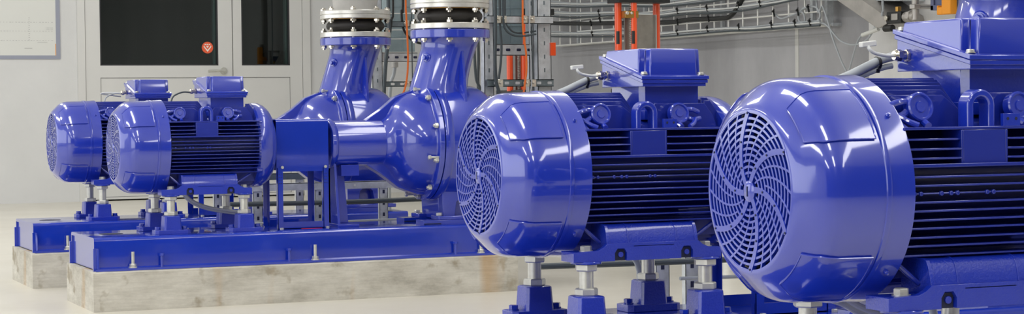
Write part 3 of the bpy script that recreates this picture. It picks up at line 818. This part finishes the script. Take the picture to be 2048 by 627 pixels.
    tag(p, 'steel suction pipe with elbow down to the floor behind the %s pump' % {1: 'farthest', 2: 'second', 3: 'third'}[n], 'pipe', 'suction pipes')
    if n < 3: valve(n, s['x']+xv, s['y'], z)

def valve(n, X, Y, z):
    t = thing('gate_valve', {1: 'valve with orange-red yoke bars seen low between the strut columns', 2: 'valve with orange-red yoke bars and black top plate above the middle terminal box'}[n], 'valve', (X, Y, z), 0, 'knife gate valves')
    obj('valve_body', ('vb', 0), lambda: G().cyl((-.035, 0, 0), (.035, 0, 0), .165, 64, bev=.004).box((-.03, -.15, 0), (.03, .15, .20)).box((-.05, -.17, .19), (.05, .17, .215)), 'black_plastic', t, bevel=.003)
    bars = {2: [(1236.5, 7.51), (1267, 7.47), (1313, 7.54)], 1: [(1019, 8.61), (1047, 8.57), (1086, 8.64)]}[n]
    zt = 1.186-z
    P = []
    for px, yy in bars:
        q = at(px, 60, Y=yy); P.append((q.x-X, yy-Y))
        obj('yoke_bar', None, G().cyl((q.x-X, yy-Y, .21), (q.x-X, yy-Y, zt+.01), .0155, 24), 'orange_red', t)
    if n == 2:
        for (x, y) in P[:2]:
            g = G(); g.lathe([(.405, .0159), (.460, .0159)], 10, org=(x, y, 0), axis='z', a0=math.radians(-150), a1=math.radians(-95))
            obj('data_label', None, g, 'black_plastic', t, label='small dark data label on the bar')
    xs = [p[0] for p in P]; ys = [p[1] for p in P]
    obj('top_plate', None, G().box((min(xs)-.027, min(ys)-.022, zt), (max(xs)+.020, max(ys)+.022, zt+.03)), 'black_plastic', t, bevel=.003)
    # steel gate and spindle between the bars
    g = G(); a = at(1250, 60, Y=Y)-Vector((X, Y, 0)); b = at(1306, 60, Y=Y+.02)-Vector((X, Y, 0))
    if n == 1: a = at(1030, 60, Y=Y)-Vector((X, Y, 0)); b = at(1036, 60, Y=Y+.02)-Vector((X, Y, 0))
    g.box((a.x, .0, .20), (b.x-.004, .010, .532)); g.box((b.x-.004, -.012, .20), (b.x+.002, .012, .532), 1)
    obj('gate_plate', None, g, ('stainless', 'stainless_light'), t)
    sx = (at(1262, 60, Y=Y-.04)-Vector((X, Y, 0))).x if n == 2 else (at(1037, 60, Y=Y-.04)-Vector((X, Y, 0))).x
    g = G(); g.cyl((sx, -.04, .21), (sx, -.04, zt+.12), .0055, 12)
    for k in range(44): g.lathe([(.22+k*.008-.003, .0055), (.22+k*.008, .0085), (.22+k*.008+.003, .0055)][::-1], 12, org=(sx, -.04, 0), axis='z')
    obj('spindle', None, g, 'stainless', t)
    g = G(); g.box((sx-.035, -.055, zt-.065), (sx+.030, -.012, zt-.035)); g.cyl((sx-.03, -.056, zt-.045), (sx-.03, -.070, zt-.045), .008, 12, mi=1); g.cyl((sx-.01, -.056, zt-.045), (sx-.01, -.070, zt-.045), .006, 12, mi=1)
    obj('spindle_clamp', None, g, ('brass', 'nickel'), t, bevel=.002)

for n in (1, 2, 3, 4):
    motor(n); supports(n); base(n)
    if n < 4: guard(n); pump(n)

def cable(name, pts, r, mat, label, cat='cable', group=None, n=10):
    o = obj(name, None, G().tube(pts, r, n), mat); return tag(o, label, cat, group)

# red tape on the deck edge of base 2
p = at(625, 456, Z=BT+.0006)
t = obj('red_tape', None, G().box((p.x-.045, p.y-.004, BT), (p.x+.04, p.y+.006, BT+.0012)), 'red_tape'); tag(t, 'thin red tape strip on the blue deck in front of the coupling guard', 'tape')

# ------------------------------------------------------------------ motor cables
def rel(n, x, y, z): s = SETS[n]; return Vector((s['x']+x, s['y']+y, s['z']+z))
for n in (1, 2, 3, 4):
    pos = {1: 'farthest', 2: 'second', 3: 'middle', 4: 'nearest'}[n]
    if n >= 3:
        cable('cable', [rel(n, .142, .070, .2155), rel(n, .125, .070, .2150), rel(n, .100, .069, .2190), rel(n, .090, .070, .2260), rel(n, .092, .078, .2330)], .0030, 'light_cable', 'thin pale cable leaving the gland of the %s motor box' % pos)
        cable('cable', [rel(n, .158, .104, .214), rel(n, .135, .106, .208), rel(n, .085, .112, .186), rel(n, .03, .125, .160), rel(n, 0, .17, .11), rel(n, .02, .20, 0), rel(n, .20, .20, -.14), rel(n, .297, .19, -.22), rel(n, .297, .195, -.322)], .0075, 'grey_cable', 'thick grey power cable dropping behind the %s motor' % pos, n=14)
        cable('cable', [rel(n, .158, .104, .199), rel(n, .135, .108, .194), rel(n, .09, .12, .176), rel(n, .04, .14, .150), rel(n, .02, .17, .08)], .0050, 'grey_cable', 'slim grey cable running beside the thick one behind the %s motor' % pos)
        q = thing('cable_tie', 'black tie holding the cables together behind the %s motor' % pos, 'cable tie', rel(n, .130, .1065, .203), 0, 'black cable ties')
        obj('strap', 'tiestrap', lambda: G().lathe([(-.0025, .0100), (.0025, .0100), (.0025, .0115), (-.0025, .0115)], 20, closed=True).box((-.003, -.003, -.016), (.003, .003, -.010)), 'black_plastic', q)
        w = obj('cable_plug', None, G().box((-.014, -.006, -.0045), (.014, .006, .0045)), 'paper', None, rel(n, .092, .078, .2345), (0, -.1, 0), bevel=.0015)
        tag(w, 'small white plug on the end of the pale cable by the %s motor' % pos, 'plug')
    else:
        cable('cable', [rel(n, .139, .070, .2115), rel(n, .11, .069, .212), rel(n, .075, .064, .198), rel(n, .062, .055, .178), rel(n, .06, .05, .165)], .0032, 'dark_cable' if n == 2 else 'grey_cable', 'thin cable looping from the gland of the %s motor box' % pos)
        if n == 1:
            cable('cable', [rel(1, .139, .074, .214), rel(1, .09, .08, .216), rel(1, .055, .09, .213), rel(1, .10, .09, .205), rel(1, .145, .1, .200)], .0035, 'light_cable', 'pale looped wire beside the gland of the farthest motor box')
# hoses under two of the motors
for n, Y, px in ((2, 7.60, [(362, 372), (368, 384), (382, 399), (408, 411), (440, 418), (490, 424)]), (4, 2.80, [(1640, 580), (1688, 594), (1720, 612), (1765, 626), (1850, 640)])):
    for k, dy in enumerate((0, {2: 4.5, 4: 13}[n])):
        P = [at(x-dy*.25, y+dy*.9, Y=Y+.012*k) for x, y in px]
        cable('hose', P, .0058, 'light_cable', '%s of the two pale hoses curving out under the %s motor' % (('upper', 'lower')[k], SH[n]), 'hose', 'hoses under the motors')

# ------------------------------------------------------------------ low cable rails behind each set
def slot_post(h, w=.040, d=.020):
    def f():
        g = G(); g.box((-w/2, 0, 0), (w/2, .002, h)); g.box((-w/2, 0, 0), (-w/2+.002, d, h)); g.box((w/2-.002, 0, 0), (w/2, d, h))
        z = .03
        while z < h-.03:
            g.prism([(-.005, z-.008), (.005, z-.008), (.005, z+.008), (-.005, z+.008)], 'y', -.0006, .0004, 1); z += .05
        return g
    return f
def low_rail(n, Y, xa, xb, posts, lab, zr=.412):
    t = thing('cable_rail', lab, 'cable rail', (xa, Y, 0), 0, 'low cable rails')
    g = G(); L = xb-xa
    g.box((0, 0, zr-.016), (L, .003, zr+.016)); g.box((0, 0, zr+.013), (L, .03, zr+.016))
    x = .05
    while x < L: g.cyl((x, .0, zr), (x, -.001, zr), .005, 12, mi=1); x += .21
    obj('rail', None, g, ('galv_dark' if n != 2 else 'galvanised', 'paper'), t, label=None)
    for x in posts:
        p = obj('post', ('lpost', round(zr, 3)), slot_post(zr+.01), ('galvanised', 'dark_metal'), t, loc=(x-xa, .004, 0))
    return t
low_rail(2, 8.10, 2.30, 3.06, [2.333, 2.61, 2.905], 'galvanised low rail on slotted posts between the two left pump sets')
low_rail(1, 9.20, 2.28, 3.35, [2.45, 2.862, 3.27], 'dark low rail on slotted posts behind the farthest pump set', .418)
low_rail(3, 4.47, 2.30, 3.05, [2.368, 2.455, 2.95], 'galvanised low rail on slotted posts behind the middle pump set', .412)
for n, Y, xa, xb, z, r, m, lb in ((2, 8.07, 2.2, 3.3, .345, .011, 'dark_cable', 'grey-green conduit running along below the rail between the left pump sets'),
      (2, 8.07, 2.3, 3.3, .262, .005, 'grey_cable', 'thin grey line running low between the two left pump sets'),
      (1, 9.17, 2.2, 3.5, .375, .012, 'dark_cable', 'dark conduit along the rail behind the farthest pump set'),
      (3, 4.44, 2.0, 3.1, .348, .008, 'dark_cable', 'grey conduit along the rail behind the middle pump set'),
      (3, 4.44, 2.40, 3.2, .300, .005, 'grey_cable', 'thin grey line running low behind the middle pump set')):
    cable('conduit', [(xa, Y, z), ((xa+xb)/2, Y-.01, z-.004), (xb, Y, z+.002)], r, m, lb, 'conduit')

# ------------------------------------------------------------------ strut racks with cables behind the pumps
YR = 7.95; YL = 9.6
def column(x0, x1, Y, h, lab, name='strut_column'):
    w = x1-x0; z0 = .62 if Y < 9 else 0
    g = G(); g.box((0, 0, z0), (w, .003, h)); g.box((0, 0, z0), (.003, .04, h)); g.box((w-.003, 0, z0), (w, .04, h)); g.box((-.01, -.02, h-.006), (w+.01, .06, h))
    z = z0+.1
    while z < h:
        g.box((w*.5-.003, -.0007, z), (w*.5+.003, .0005, z+.018), 1); z += .06
    t = obj(name, None, g, ('galvanised', 'galv_dark'), None, (x0, Y, 0)); return tag(t, lab, 'strut')
def ax(px, Y): return at(px, 60, Y=Y).x
column(ax(968,YR), ax(987,YR), YR, ZT, 'galvanised upright strut just right of the nearer left pump neck')
column(ax(1075,YR), ax(1102,YR), YR, ZT, 'broad galvanised upright strut left of the wire cable tray')
column(ax(1058,YR+.06), ax(1068,YR+.06), YR+.06, ZT, 'narrow galvanised upright just left of the broad one')
column(ax(744,YL), ax(764,YL), YL, ZT, 'galvanised upright strut behind the farther pump neck')
def rail(x0, x1, Y, z, h, slots, lab, m='galvanised', mh='dark_metal'):
    g = G(); L = x1-x0; g.box((0, 0, -h/2), (L, .003, h/2)); g.box((0, 0, h/2-.003), (L, .03, h/2)); g.box((0, 0, -h/2), (L, .03, -h/2+.003))
    x = .03
    while slots and x < L-.02:
        g.prism([(x, -.004), (x+.003, -.006), (x+.018, -.006), (x+.021, -.004), (x+.021, .004), (x+.018, .006), (x+.003, .006), (x, .004)], 'y', -.0008, .0005, 1); x += .052
    t = obj('strut_rail', None, g, (m, mh), None, (x0, Y, z)); return tag(t, lab, 'strut')
def zat(px, py, Y=YR): return at(px, py, Y=Y)
rail(ax(968,YR), ax(1100,YR), YR-.034, zat(1030, 40).z, .034, 0, 'galvanised cross rail, topmost between the two right uprights')
rail(ax(985,YR), ax(1072,YR), YR+.042, zat(1030, 99).z, .050, 1, 'wide slotted cross rail in the middle between the two right uprights')
rail(ax(968,YR), ax(1100,YR), YR-.034, zat(1030, 166).z, .032, 1, 'dark cross rail, lowest between the two right uprights', 'galv_dark', 'galvanised')
rail(ax(765,YL), ax(840,YL), YL-.034, zat(800, 49, YL).z, .030, 0, 'dark cross rail, topmost between the two pump necks', 'galv_dark')
rail(ax(765,YL), ax(840,YL), YL+.042, zat(800, 114, YL).z, .048, 1, 'wide slotted cross rail in the middle between the two pump necks')
rail(ax(765,YL), ax(840,YL), YL-.034, zat(800, 168, YL).z, .028, 1, 'dark cross rail, lowest between the two pump necks', 'galv_dark', 'paper')
def clamp(px, py, lab, Y=YR-.035):
    p = at(px, py, Y=Y); t = obj('cable_clamp', 'clamp', lambda: G().box((-.012, -.020, -.016), (.012, 0, .016)).cyl((0, -.02, 0), (0, -.028, 0), .006, 12).box((-.015, -.012, -.006), (.015, -.006, .006)), 'nickel', None, (p.x, Y, p.z), bevel=.0015)
    return tag(t, lab, 'clamp', 'cable clamps on the rails')
ROWS = [('topmost', 39), ('lowest', 166)]
for rn, py in ROWS:
    for k, px in enumerate((994, 1005, 1047, 1061) if py < 100 else (998, 1051, 1064)):
        clamp(px, py, '%s metal cable clamp from the left on the %s rail between the two right uprights' % (('first', 'second', 'third', 'fourth')[k], rn))
for k, (px, py, d) in enumerate(((812, 47, 'on the topmost rail'), (813, 167, 'under the orange cable on the lowest rail'), (825, 167, 'at the right end of the lowest rail'))):
    clamp(px, py, 'metal cable clamp %s between the two pump necks' % d, YL-.035)
# galvanised wall boxes behind the racks
def sheet(px0, px1, py, Y, lab):
    a = at(px0, py, Y=Y); b = at(px1, py, Y=Y)
    g = G(); h = 1.0; w = b.x-a.x
    g.box((0, 0, 0), (w, .08, h))
    for k in range(1, 4): g.box((0, -.003, .08*k), (w, 0, .08*k+.003))
    g.box((w*.55, -.004, 0), (w*.55+.004, 0, h))
    for x in (.02, w-.03): g.box((x, .03, h), (x+.02, .05, ZT-a.z))
    t = obj('cable_cabinet', None, g, ('galv_sheet',), None, (a.x, Y, a.z), bevel=.002); return tag(t, lab, 'cabinet')
simple('galv_sheet', (.24, .31, .34), .42, .5, None, var=.15, vscale=10)
sheet(774, 830, 103, YL+.30, 'blue-grey galvanised cabinet seen between the two pump necks')
sheet(990, 1046, 88, YR+.14, 'blue-grey galvanised cabinet seen between the two right uprights')
def pc(name, pts, Y, r, mat, lab, cat='cable', X=None):
    P = []
    for q in pts:
        dy = q[2] if len(q) > 2 else 0
        P.append(at(q[0], q[1], Y=Y+dy) if X is None else at(q[0], q[1], X=X+dy))
    if pts[0][1] <= -12: P.insert(0, Vector((P[0].x, P[0].y, ZT-.6))); P.insert(0, Vector((P[0].x, P[0].y, ZT)))
    if X is None and pts[-1][1] >= 190: P.append(Vector((P[-1].x, P[-1].y, .4 if P[-1].y > 9 else .62))); P.append(Vector((P[-1].x, P[-1].y, 0)) if P[-1].y > 9 else Vector((P[-1].x+.05, 8.46, .60)))
    return cable(name, P, r, mat, lab, cat)
YC = YR-.062; YD = YL-.062
pc('cable', [(811, -30), (812, 20), (814, 60), (816, 110), (815, 145), (811, 172), (805, 188), (797, 189.9)], YD, .0050, 'orange_cable', 'orange-red cable hanging between the two pump necks')
pc('cable', [(823, -30), (823, 40), (824, 100), (825, 165), (826, 189)], YD, .0030, 'dark_cable', 'thin dark cable right of the orange one between the pump necks')
pc('cable', [(776, -30), (778, 60), (772, 120), (768, 190), (770, 260)], YD, .0100, 'dark_cable', 'thick dark cable beside the farther pump neck')
pc('cable', [(786, -30), (783, 40), (777, 90), (771, 140), (765, 230)], YD+.02, .0060, 'black_cable', 'slim black cable beside the farther pump neck')
pc('cable', [(806, -30), (803, 20), (806, 55), (818, 75), (832, 84), (850, 88)], YD+.04, .0065, 'black_cable', 'black cable bending right behind the nearer left pump neck')
lean = pc('conduit', [(790, 133), (787, 150), (781, 172), (777, 250)], YL+.12, .0095, 'grey_cable', 'grey conduit leaning below the slotted rail between the pump necks', 'conduit')
cap = obj('cap', None, G().cyl((0, 0, -.018), (0, 0, .012), .017, 20, bev=.003), 'concrete_duct', bpy.data.objects[lean.name], at(790, 128, Y=YL+.12), label='pale cap on the conduit end')
pc('cable', [(990, -30), (991, 60), (990, 120), (993, 165), (1003, 200), (1010, 260)], YC, 0.0076, 'dark_cable', 'thick dark grey cable left of the red bars between the uprights')
pc('cable', [(999, -30), (1000, 50), (1003, 90), (1001, 130), (996, 170), (990, 250)], YC+.02, 0.0053, 'dark_cable', 'slim dark cable right of the thick one between the uprights')
pc('cable', [(1006, -30), (1007, 40), (1012, 60), (1026, 70), (1045, 72), (1072, 68)], YC, 0.0049, 'dark_cable', 'grey cable curving right below the topmost rail')
pc('cable', [(1010, -30), (1010, 35), (1018, 56), (1035, 66), (1072, 62)], YC+.03, 0.0038, 'dark_cable', 'thin grey cable curving right just above its neighbour')
pc('cable', [(1045, -30), (1045, 30), (1047, 70), (1052, 105), (1053, 140), (1050, 165), (1046, 200), (1044, 260)], YC, 0.0044, 'orange_cable', 'orange cable hanging between the two right uprights')
pc('cable', [(1058, -30), (1059, 60), (1062, 120), (1063, 170), (1057, 200), (1050, 260)], YC, 0.0032, 'grey_cable', 'grey cable right of the orange one between the uprights')
pc('cable', [(1064, -30), (1063, 60), (1065, 120), (1066, 170), (1066, 260)], YC+.015, 0.0030, 'dark_cable', 'thin cable closest to the broad upright')
pc('cable', [(1054, -30), (1062, 12), (1078, 34)], YC+.20, 0.0065, 'dark_cable', 'dark cable slanting behind the broad upright, outer one')
pc('cable', [(1060, -30), (1066, 2), (1080, 20)], YC+.20, 0.0057, 'grey_cable', 'grey cable slanting behind the broad upright, upper one')
pc('cable', [(963, 60), (964, 120), (964, 190), (962, 240)], YD, .0046, 'orange_cable', 'orange cable just right of the nearer left pump neck')
pc('cable', [(948, 80), (950, 130), (953, 160), (960, 176), (962, 195)], YD, .0075, 'dark_cable', 'dark cable close behind the nearer left pump neck')
pc('cable', [(956, 70), (957, 120), (956, 160), (958, 215)], YD+.03, .0080, 'dark_cable', 'second dark cable behind the nearer left pump neck')
for k, py in enumerate((27, 60, 78)):
    pc('rack_wire', [(772, py), (828, py-.6)], YL+.1, .0022, 'wire', '%s thin horizontal wire between the pump necks' % ('uppermost', 'middle', 'lowermost')[k], 'wire')
t = obj('orange_marker', None, G().box((0, 0, 0), (.026, .03, .058)), 'orange_red', None, at(1101.5, 111, Y=YR-.01), bevel=.002); tag(t, 'small orange marker block on the right edge of the broad upright', 'marker')

# ------------------------------------------------------------------ wire tray and cables on the right wall
XT = 6.86
ya, yb = at(1646, 52, X=XT).y, at(1096, 92, X=XT).y
zb = at(1450, 65, X=XT).z
t = thing('wire_tray', 'long welded wire cable tray running along the grey concrete wall', 'cable tray', (XT, ya, zb))
L = yb-ya
g = G()
levels = [0, .088, .20, .31, .42, .57]
for z in levels: g.cyl((0, 0, z), (0, L, z), .0055, 8)
for x in (.06, .12): g.cyl((x, 0, 0), (x, L, 0), .0038, 8)
obj('long_wire', None, g, 'wire', t)
g = G(); k = 0; y = .02
while y < L:
    g.cyl((0.003, y, 0), (0.003, y, .60), .0062, 8); g.cyl((0.003, y, 0), (.128, y, 0), .0034, 8); y += .2
obj('cross_wire', None, g, 'wire', t)
g = G(); y = .3
while y < L:
    obj('tray_bracket', None, G().box((.112, y, .0), (.138, y+.03, .62)), 'galvanised', t); y += 1.2
def wc(pts, r, mat, lab, X=None): return pc('cable', [(p[0], p[1], p[2] if len(p) > 2 else 0) for p in pts], None, r, mat, lab, 'cable', X=X or XT-.012)
wc([(1094, 46), (1150, 47), (1240, 46), (1310, 45), (1345, 44), (1380, 39), (1440, 37), (1458, 34), (1472, 20), (1484, 0), (1495, -20)], .017, 'black_cable', 'thick black cable along the wire tray, bending up at its right')
for j, (pts, nm) in enumerate((([(1094, 27), (1150, 30), (1230, 28), (1310, 30), (1370, 23), (1450, 20), (1500, 14), (1560, 3), (1600, -6)], 'second row from the top'),
      ([(1094, 68), (1160, 69), (1240, 68), (1310, 70), (1370, 65), (1450, 59), (1500, 57), (1560, 52), (1640, 46)], 'lowest row'),
      ([(1094, 7), (1160, 10), (1230, 8), (1310, 10), (1360, 5), (1420, -2), (1460, -8)], 'top row'))):
    for i in range(4):
        o = (i-1.5)*2.9
        wc([(p[0], p[1]+o+random.uniform(-1.6, 1.6), -(i % 2)*.012) for p in pts], .0062, ('grey_cable', 'light_cable', 'grey_cable', 'dark_cable')[i] if j != 3 else 'grey_cable', '%s grey cable in the %s of the wire tray' % (('uppermost', 'upper middle', 'lower middle', 'lowermost')[i], nm))
wc([(1156, 45), (1200, 41), (1245, 40)], .007, 'light_cable', 'short pale cable just above the black one on the tray')
wc([(1156, 63), (1200, 60), (1245, 57)], .007, 'light_cable', 'short pale cable just below the black one on the tray')
wc([(1560, 48), (1600, 50), (1640, 46), (1655, 52), (1668, 68), (1682, 82), (1700, 89), (1718, 88), (1735, 78), (1746, 62), (1750, 52)], .0060, 'grey_cable', 'grey cable hanging in a wide loop from the tray end to the right')
wc([(1590, 46), (1608, 49), (1628, 46), (1640, 34), (1636, 18), (1625, 13), (1605, 18), (1597, 32), (1600, 44), (1610, 48)], .0068, 'grey_cable', 'coiled grey cable loop at the right end of the tray')
wc([(1550, 28), (1562, 37), (1585, 30), (1602, 24), (1608, 30), (1610, 42)], .0055, 'grey_cable', 'small grey cable curl left of the coil on the tray')
wc([(1632, -12), (1645, 12), (1655, 40), (1664, 72), (1674, 100), (1684, 125), (1694, 146), (1700, 170)], .0060, 'grey_cable', 'long thin cable falling from the tray end behind the nearest motor')
wc([(1756, 58), (1742, 62), (1722, 72), (1712, 92), (1704, 120), (1697, 146), (1694, 170)], .0060, 'grey_cable', 'thin cable falling from the white splice behind the nearest motor')
wc([(1782, 58), (1768, 58), (1752, 54), (1745, 62)], .0065, 'light_cable', 'short pale cable from the black plug to the white splice')
pts = [at(1725, 70, X=XT-.02), at(1757, 58, X=XT-.02)]
tag(obj('cable_splice', None, G().cyl(pts[0], pts[1], .013, 12), 'paper'), 'white plastic splice on the thin cable below the diagonal bracket', 'splice')
TX = XT-.026
def tie(px, py, lab):
    p = at(px, py, X=TX); g = G(); g.box((-.006, -.0045, -.022), (.003, .0045, .022)); g.box((-.010, -.009, .012), (.002, .009, .022)); g.tube([(-.004, -.006, .018), (-.012, -.020, .024), (-.012, -.034, .016)], .0025, 6)
    o = obj('cable_tie', 'walltie', g, 'black_plastic', None, p, (-.35, 0, 0)); return tag(o, lab, 'cable tie', 'cable ties on the wire tray')
for rown, lst in (('lowest cable row', [(1185, 69), (1355, 66), (1415, 59), (1478, 55), (1543, 50), (1590, 47), (1620, 46)]), ('second cable row', [(1198, 26), (1355, 22), (1414, 17), (1477, 10), (1520, 8)]), ('black cable row', [(1182, 47), (1200, 40), (1355, 45), (1417, 38), (1548, 27), (1596, 25), (1617, 18)])):
    for k, (px, py) in enumerate(lst):
        tie(px, py, '%s black cable tie from the left on the %s of the wall tray' % (('first', 'second', 'third', 'fourth', 'fifth', 'sixth', 'seventh')[k], rown))
# upright at the tray end
p = at(1655, 52, X=XT+.05)
tag(obj('tray_upright', None, G().box((0, -.012, 0), (.05, .018, .9)).box((.03, -.03, -.0), (.14, .04, .02)), 'galvanised', None, (XT+.04, p.y, p.z), bevel=.001), 'short galvanised upright at the right end of the wire tray', 'strut')
# diagonal steel bracket, solenoid and fittings
def poly_px(pts, X, th):
    P = [at(a, b, X=X) for a, b in pts]; return G().prism([(q.y, q.z) for q in P], 'x', X, X+th)
XB = 6.72
tag(obj('wall_bracket', None, poly_px([(1650, -16), (1702, -16), (1769, 31), (1773, 48), (1758, 56), (1752, 55)], XB, .28), 'stainless_light', bevel=.003), 'diagonal stainless bracket slanting down towards the black solenoid', 'bracket')
tag(obj('conduit', None, poly_px([(1600, 0), (1800, 2), (1800, -3), (1600, -5)], XB+.10, .18), 'galvanised'), 'thin galvanised ledge across the top above the diagonal bracket', 'ledge')
pc('cable', [(1765, -20), (1766, 10), (1764, 32)], None, .0075, 'grey_cable', 'grey cable coming down to the black solenoid', X=XB-.01)
a = at(1773, 48, X=XB); b = at(1801, 22, X=XB)
t = thing('solenoid_valve', 'black solenoid valve with silver face, right of the diagonal bracket', 'valve', (XB, (a.y+b.y)/2, a.z))
w = abs(a.y-b.y)/2; h = b.z-a.z
obj('coil', None, G().box((0, -w, 0), (.07, w, h)), 'black_plastic', t, bevel=.004)
obj('face_plate', None, G().box((-.004, -w*.62, h*.28), (.0, w*.25, h*.82)), 'stainless_light', t, bevel=.001)
obj('silver_screw', None, G().cyl((-.002, w*.85, h*.5), (-.016, w*.85, h*.5), .016, 16, bev=.002), 'nickel', t)
obj('pipe_fitting', None, G().cyl((.035, -w, h*.5), (.035, -w-.10, h*.5), .030, 20, bev=.003).cyl((.035, -w-.10, h*.2), (.035, -w-.10, h*3.2), .022, 20).hexa((.035, -w-.04, h*.5), (.035, -w-.07, h*.5), .040).hexa((.035, -w-.10, h*1.1), (.035, -w-.10, h*1.5), .036).cyl((.035, -w-.10, h*1.3), (.30, -w-.10, h*1.3), .014, 12), 'stainless_light', t)
obj('brass_plug', None, G().hexa((.035, 0, h), (.035, 0, h+.03), .018), 'brass', t)
a = at(1767, 62, X=XB); b = at(1783, 51, X=XB)
tag(obj('cable_plug', None, G().cyl((XB+.01, a.y, (a.z+b.z)/2), (XB+.01, b.y, (a.z+b.z)/2), .021, 14, bev=.003), 'black_plastic'), 'black cable plug below the solenoid valve', 'plug')
# blue-grey switch box with orange handle
XS = 6.80
a = at(1864, 21, X=XS); b = at(1900, -20, X=XS)
t = thing('switch_box', 'blue-grey switch box with an orange handle at the top right', 'switch', (XS, a.y, a.z))
w = a.y-b.y; h = b.z-a.z
g = G(); g.box((0, -w, 0), (.20, 0, h)); g.box((-.012, -w, 0), (0, 0, .03)); g.box((-.012, -.03, 0), (0, 0, h)); g.box((-.012, -w, h-.03), (0, 0, h))
obj('box', None, g, 'box_blue', t, bevel=.003)
y1 = at(1891, 10, X=XS-.06).y-a.y; y2 = at(1909, 10, X=XS-.06).y-a.y; y3 = at(1880, 10, X=XS-.06).y-a.y; z1 = at(1895, 29, X=XS-.06).z-a.z
g = G(); g.box((-.09, y2, z1), (-.04, y1, z1+.26)); g.box((-.085, y1, z1), (-.045, y3, z1+.045)); g.box((-.085, y1, z1+.095), (-.045, y3, z1+.14)); g.cyl((-.05, (y1+y2)/2, z1+.12), (.02, (y1+y2)/2, z1+.12), .02, 16); g.box((-.085, y3-.0, z1+.03), (-.045, y3-.012, z1+.055))
obj('orange_handle', None, g, 'orange_plastic', t, bevel=.006)
obj('white_fitting', None, G().cyl((-.02, y2-.05, z1+.04), (-.02, y2-.05, z1+.30), .026, 16, bev=.003).cyl((-.03, y2-.0, z1+.17), (-.03, y2-.09, z1+.17), .014, 12).box((-.03, y2-.08, z1+.2), (.2, y2-.0, z1+.22)), 'stainless_light', t)
a = at(1926, 34, X=XS); b = at(1944, 34, X=XS)
g = G(); g.box((0, b.y-a.y, -a.z), (.05, 0, 1.2)); g.box((-.001, (b.y-a.y)*.55, .05), (0, (b.y-a.y)*.35, .28), 1)
tag(obj('strut_column', None, g, ('stainless_light', 'galv_dark'), None, (XS, a.y, a.z)), 'pale slotted upright strut right of the orange handle', 'strut')

# ------------------------------------------------------------------ lamps
m_emit('lamp_face', (1, .97, .92), 6.0)
def lamp(x, y, lx, ly, power, lab):
    t = thing('ceiling_lamp', lab, 'lamp', (x, y, ZT-.12), 0, 'ceiling lamps')
    obj('lamp_housing', None, G().box((-lx/2-.02, -ly/2-.02, .0), (lx/2+.02, ly/2+.02, .12)), 'ceiling_white', t)
    ld = bpy.data.lights.new('lamp_light', 'AREA'); ld.shape = 'RECTANGLE'; ld.size = lx; ld.size_y = ly; ld.energy = power; ld.color = (1, .985, .965)
    lo = bpy.data.objects.new('lamp_light', ld); COL.objects.link(lo); lo.location = (x, y, ZT-.125)
P0 = 105
for i, y in enumerate((-2.4, .4, 3.6, 7.0, 10.4, 13.8)):
    for j, x in enumerate((-1.5, 1.1, 3.65)):
        lamp(x, y, .42, 3.1 if j == 2 else 1.9, P0, 'long ceiling lamp over the machine hall, row %s' % ('by the left wall', 'over the pumps', 'by the concrete wall')[j])
# added unseen windows on the left wall: area lights that brighten left-facing sides
def fill_window(n, x0, y0, x1, y1, z0, z1, power, nx, ny):
    g = G(); cx, cy = (x0+x1)/2, (y0+y1)/2; w = math.hypot(x1-x0, y1-y0)
    ld = bpy.data.lights.new('fill_light', 'AREA'); ld.shape = 'RECTANGLE'; ld.size = w; ld.size_y = z1-z0; ld.energy = power; ld.color = (.93, .96, 1.0)
    lo = bpy.data.objects.new('fill_light', ld); COL.objects.link(lo); lo.location = (cx+nx*.06, cy+ny*.06, (z0+z1)/2)
    lo.rotation_euler = Vector((nx, ny, 0)).to_track_quat('-Z', 'Y').to_euler()
    if nx: g.box((cx-.01, y0-.05, z0-.05), (cx+.04, y1+.05, z0)); g.box((cx-.01, y0-.05, z1), (cx+.04, y1+.05, z1+.05)); g.box((cx-.01, y0-.05, z0), (cx+.04, y0, z1)); g.box((cx-.01, y1, z0), (cx+.04, y1+.05, z1))
    else: g.box((x0-.05, cy-.01, z0-.05), (x1+.05, cy+.04, z0)); g.box((x0-.05, cy-.01, z1), (x1+.05, cy+.04, z1+.05)); g.box((x0-.05, cy-.01, z0), (x0, cy+.04, z1)); g.box((x1, cy-.01, z0), (x1+.05, cy+.04, z1))
    struct('fill_window_%d' % n, g, 'door_paint')
fill_window(1, XL, -.5, XL, 5.0, .5, 2.7, 250, 1, 0)
fill_window(2, XL, 6.5, XL, 14.5, .5, 2.7, 340, 1, 0)

w = bpy.data.worlds.new('world'); sc.world = w; w.use_nodes = True
w.node_tree.nodes['Background'].inputs[0].default_value = (.8, .85, .9, 1); w.node_tree.nodes['Background'].inputs[1].default_value = .3
vs = sc.view_settings; vs.view_transform = 'Standard'; vs.look = 'None'; vs.gamma = 1; vs.use_curve_mapping = False
vs.exposure = -1.80
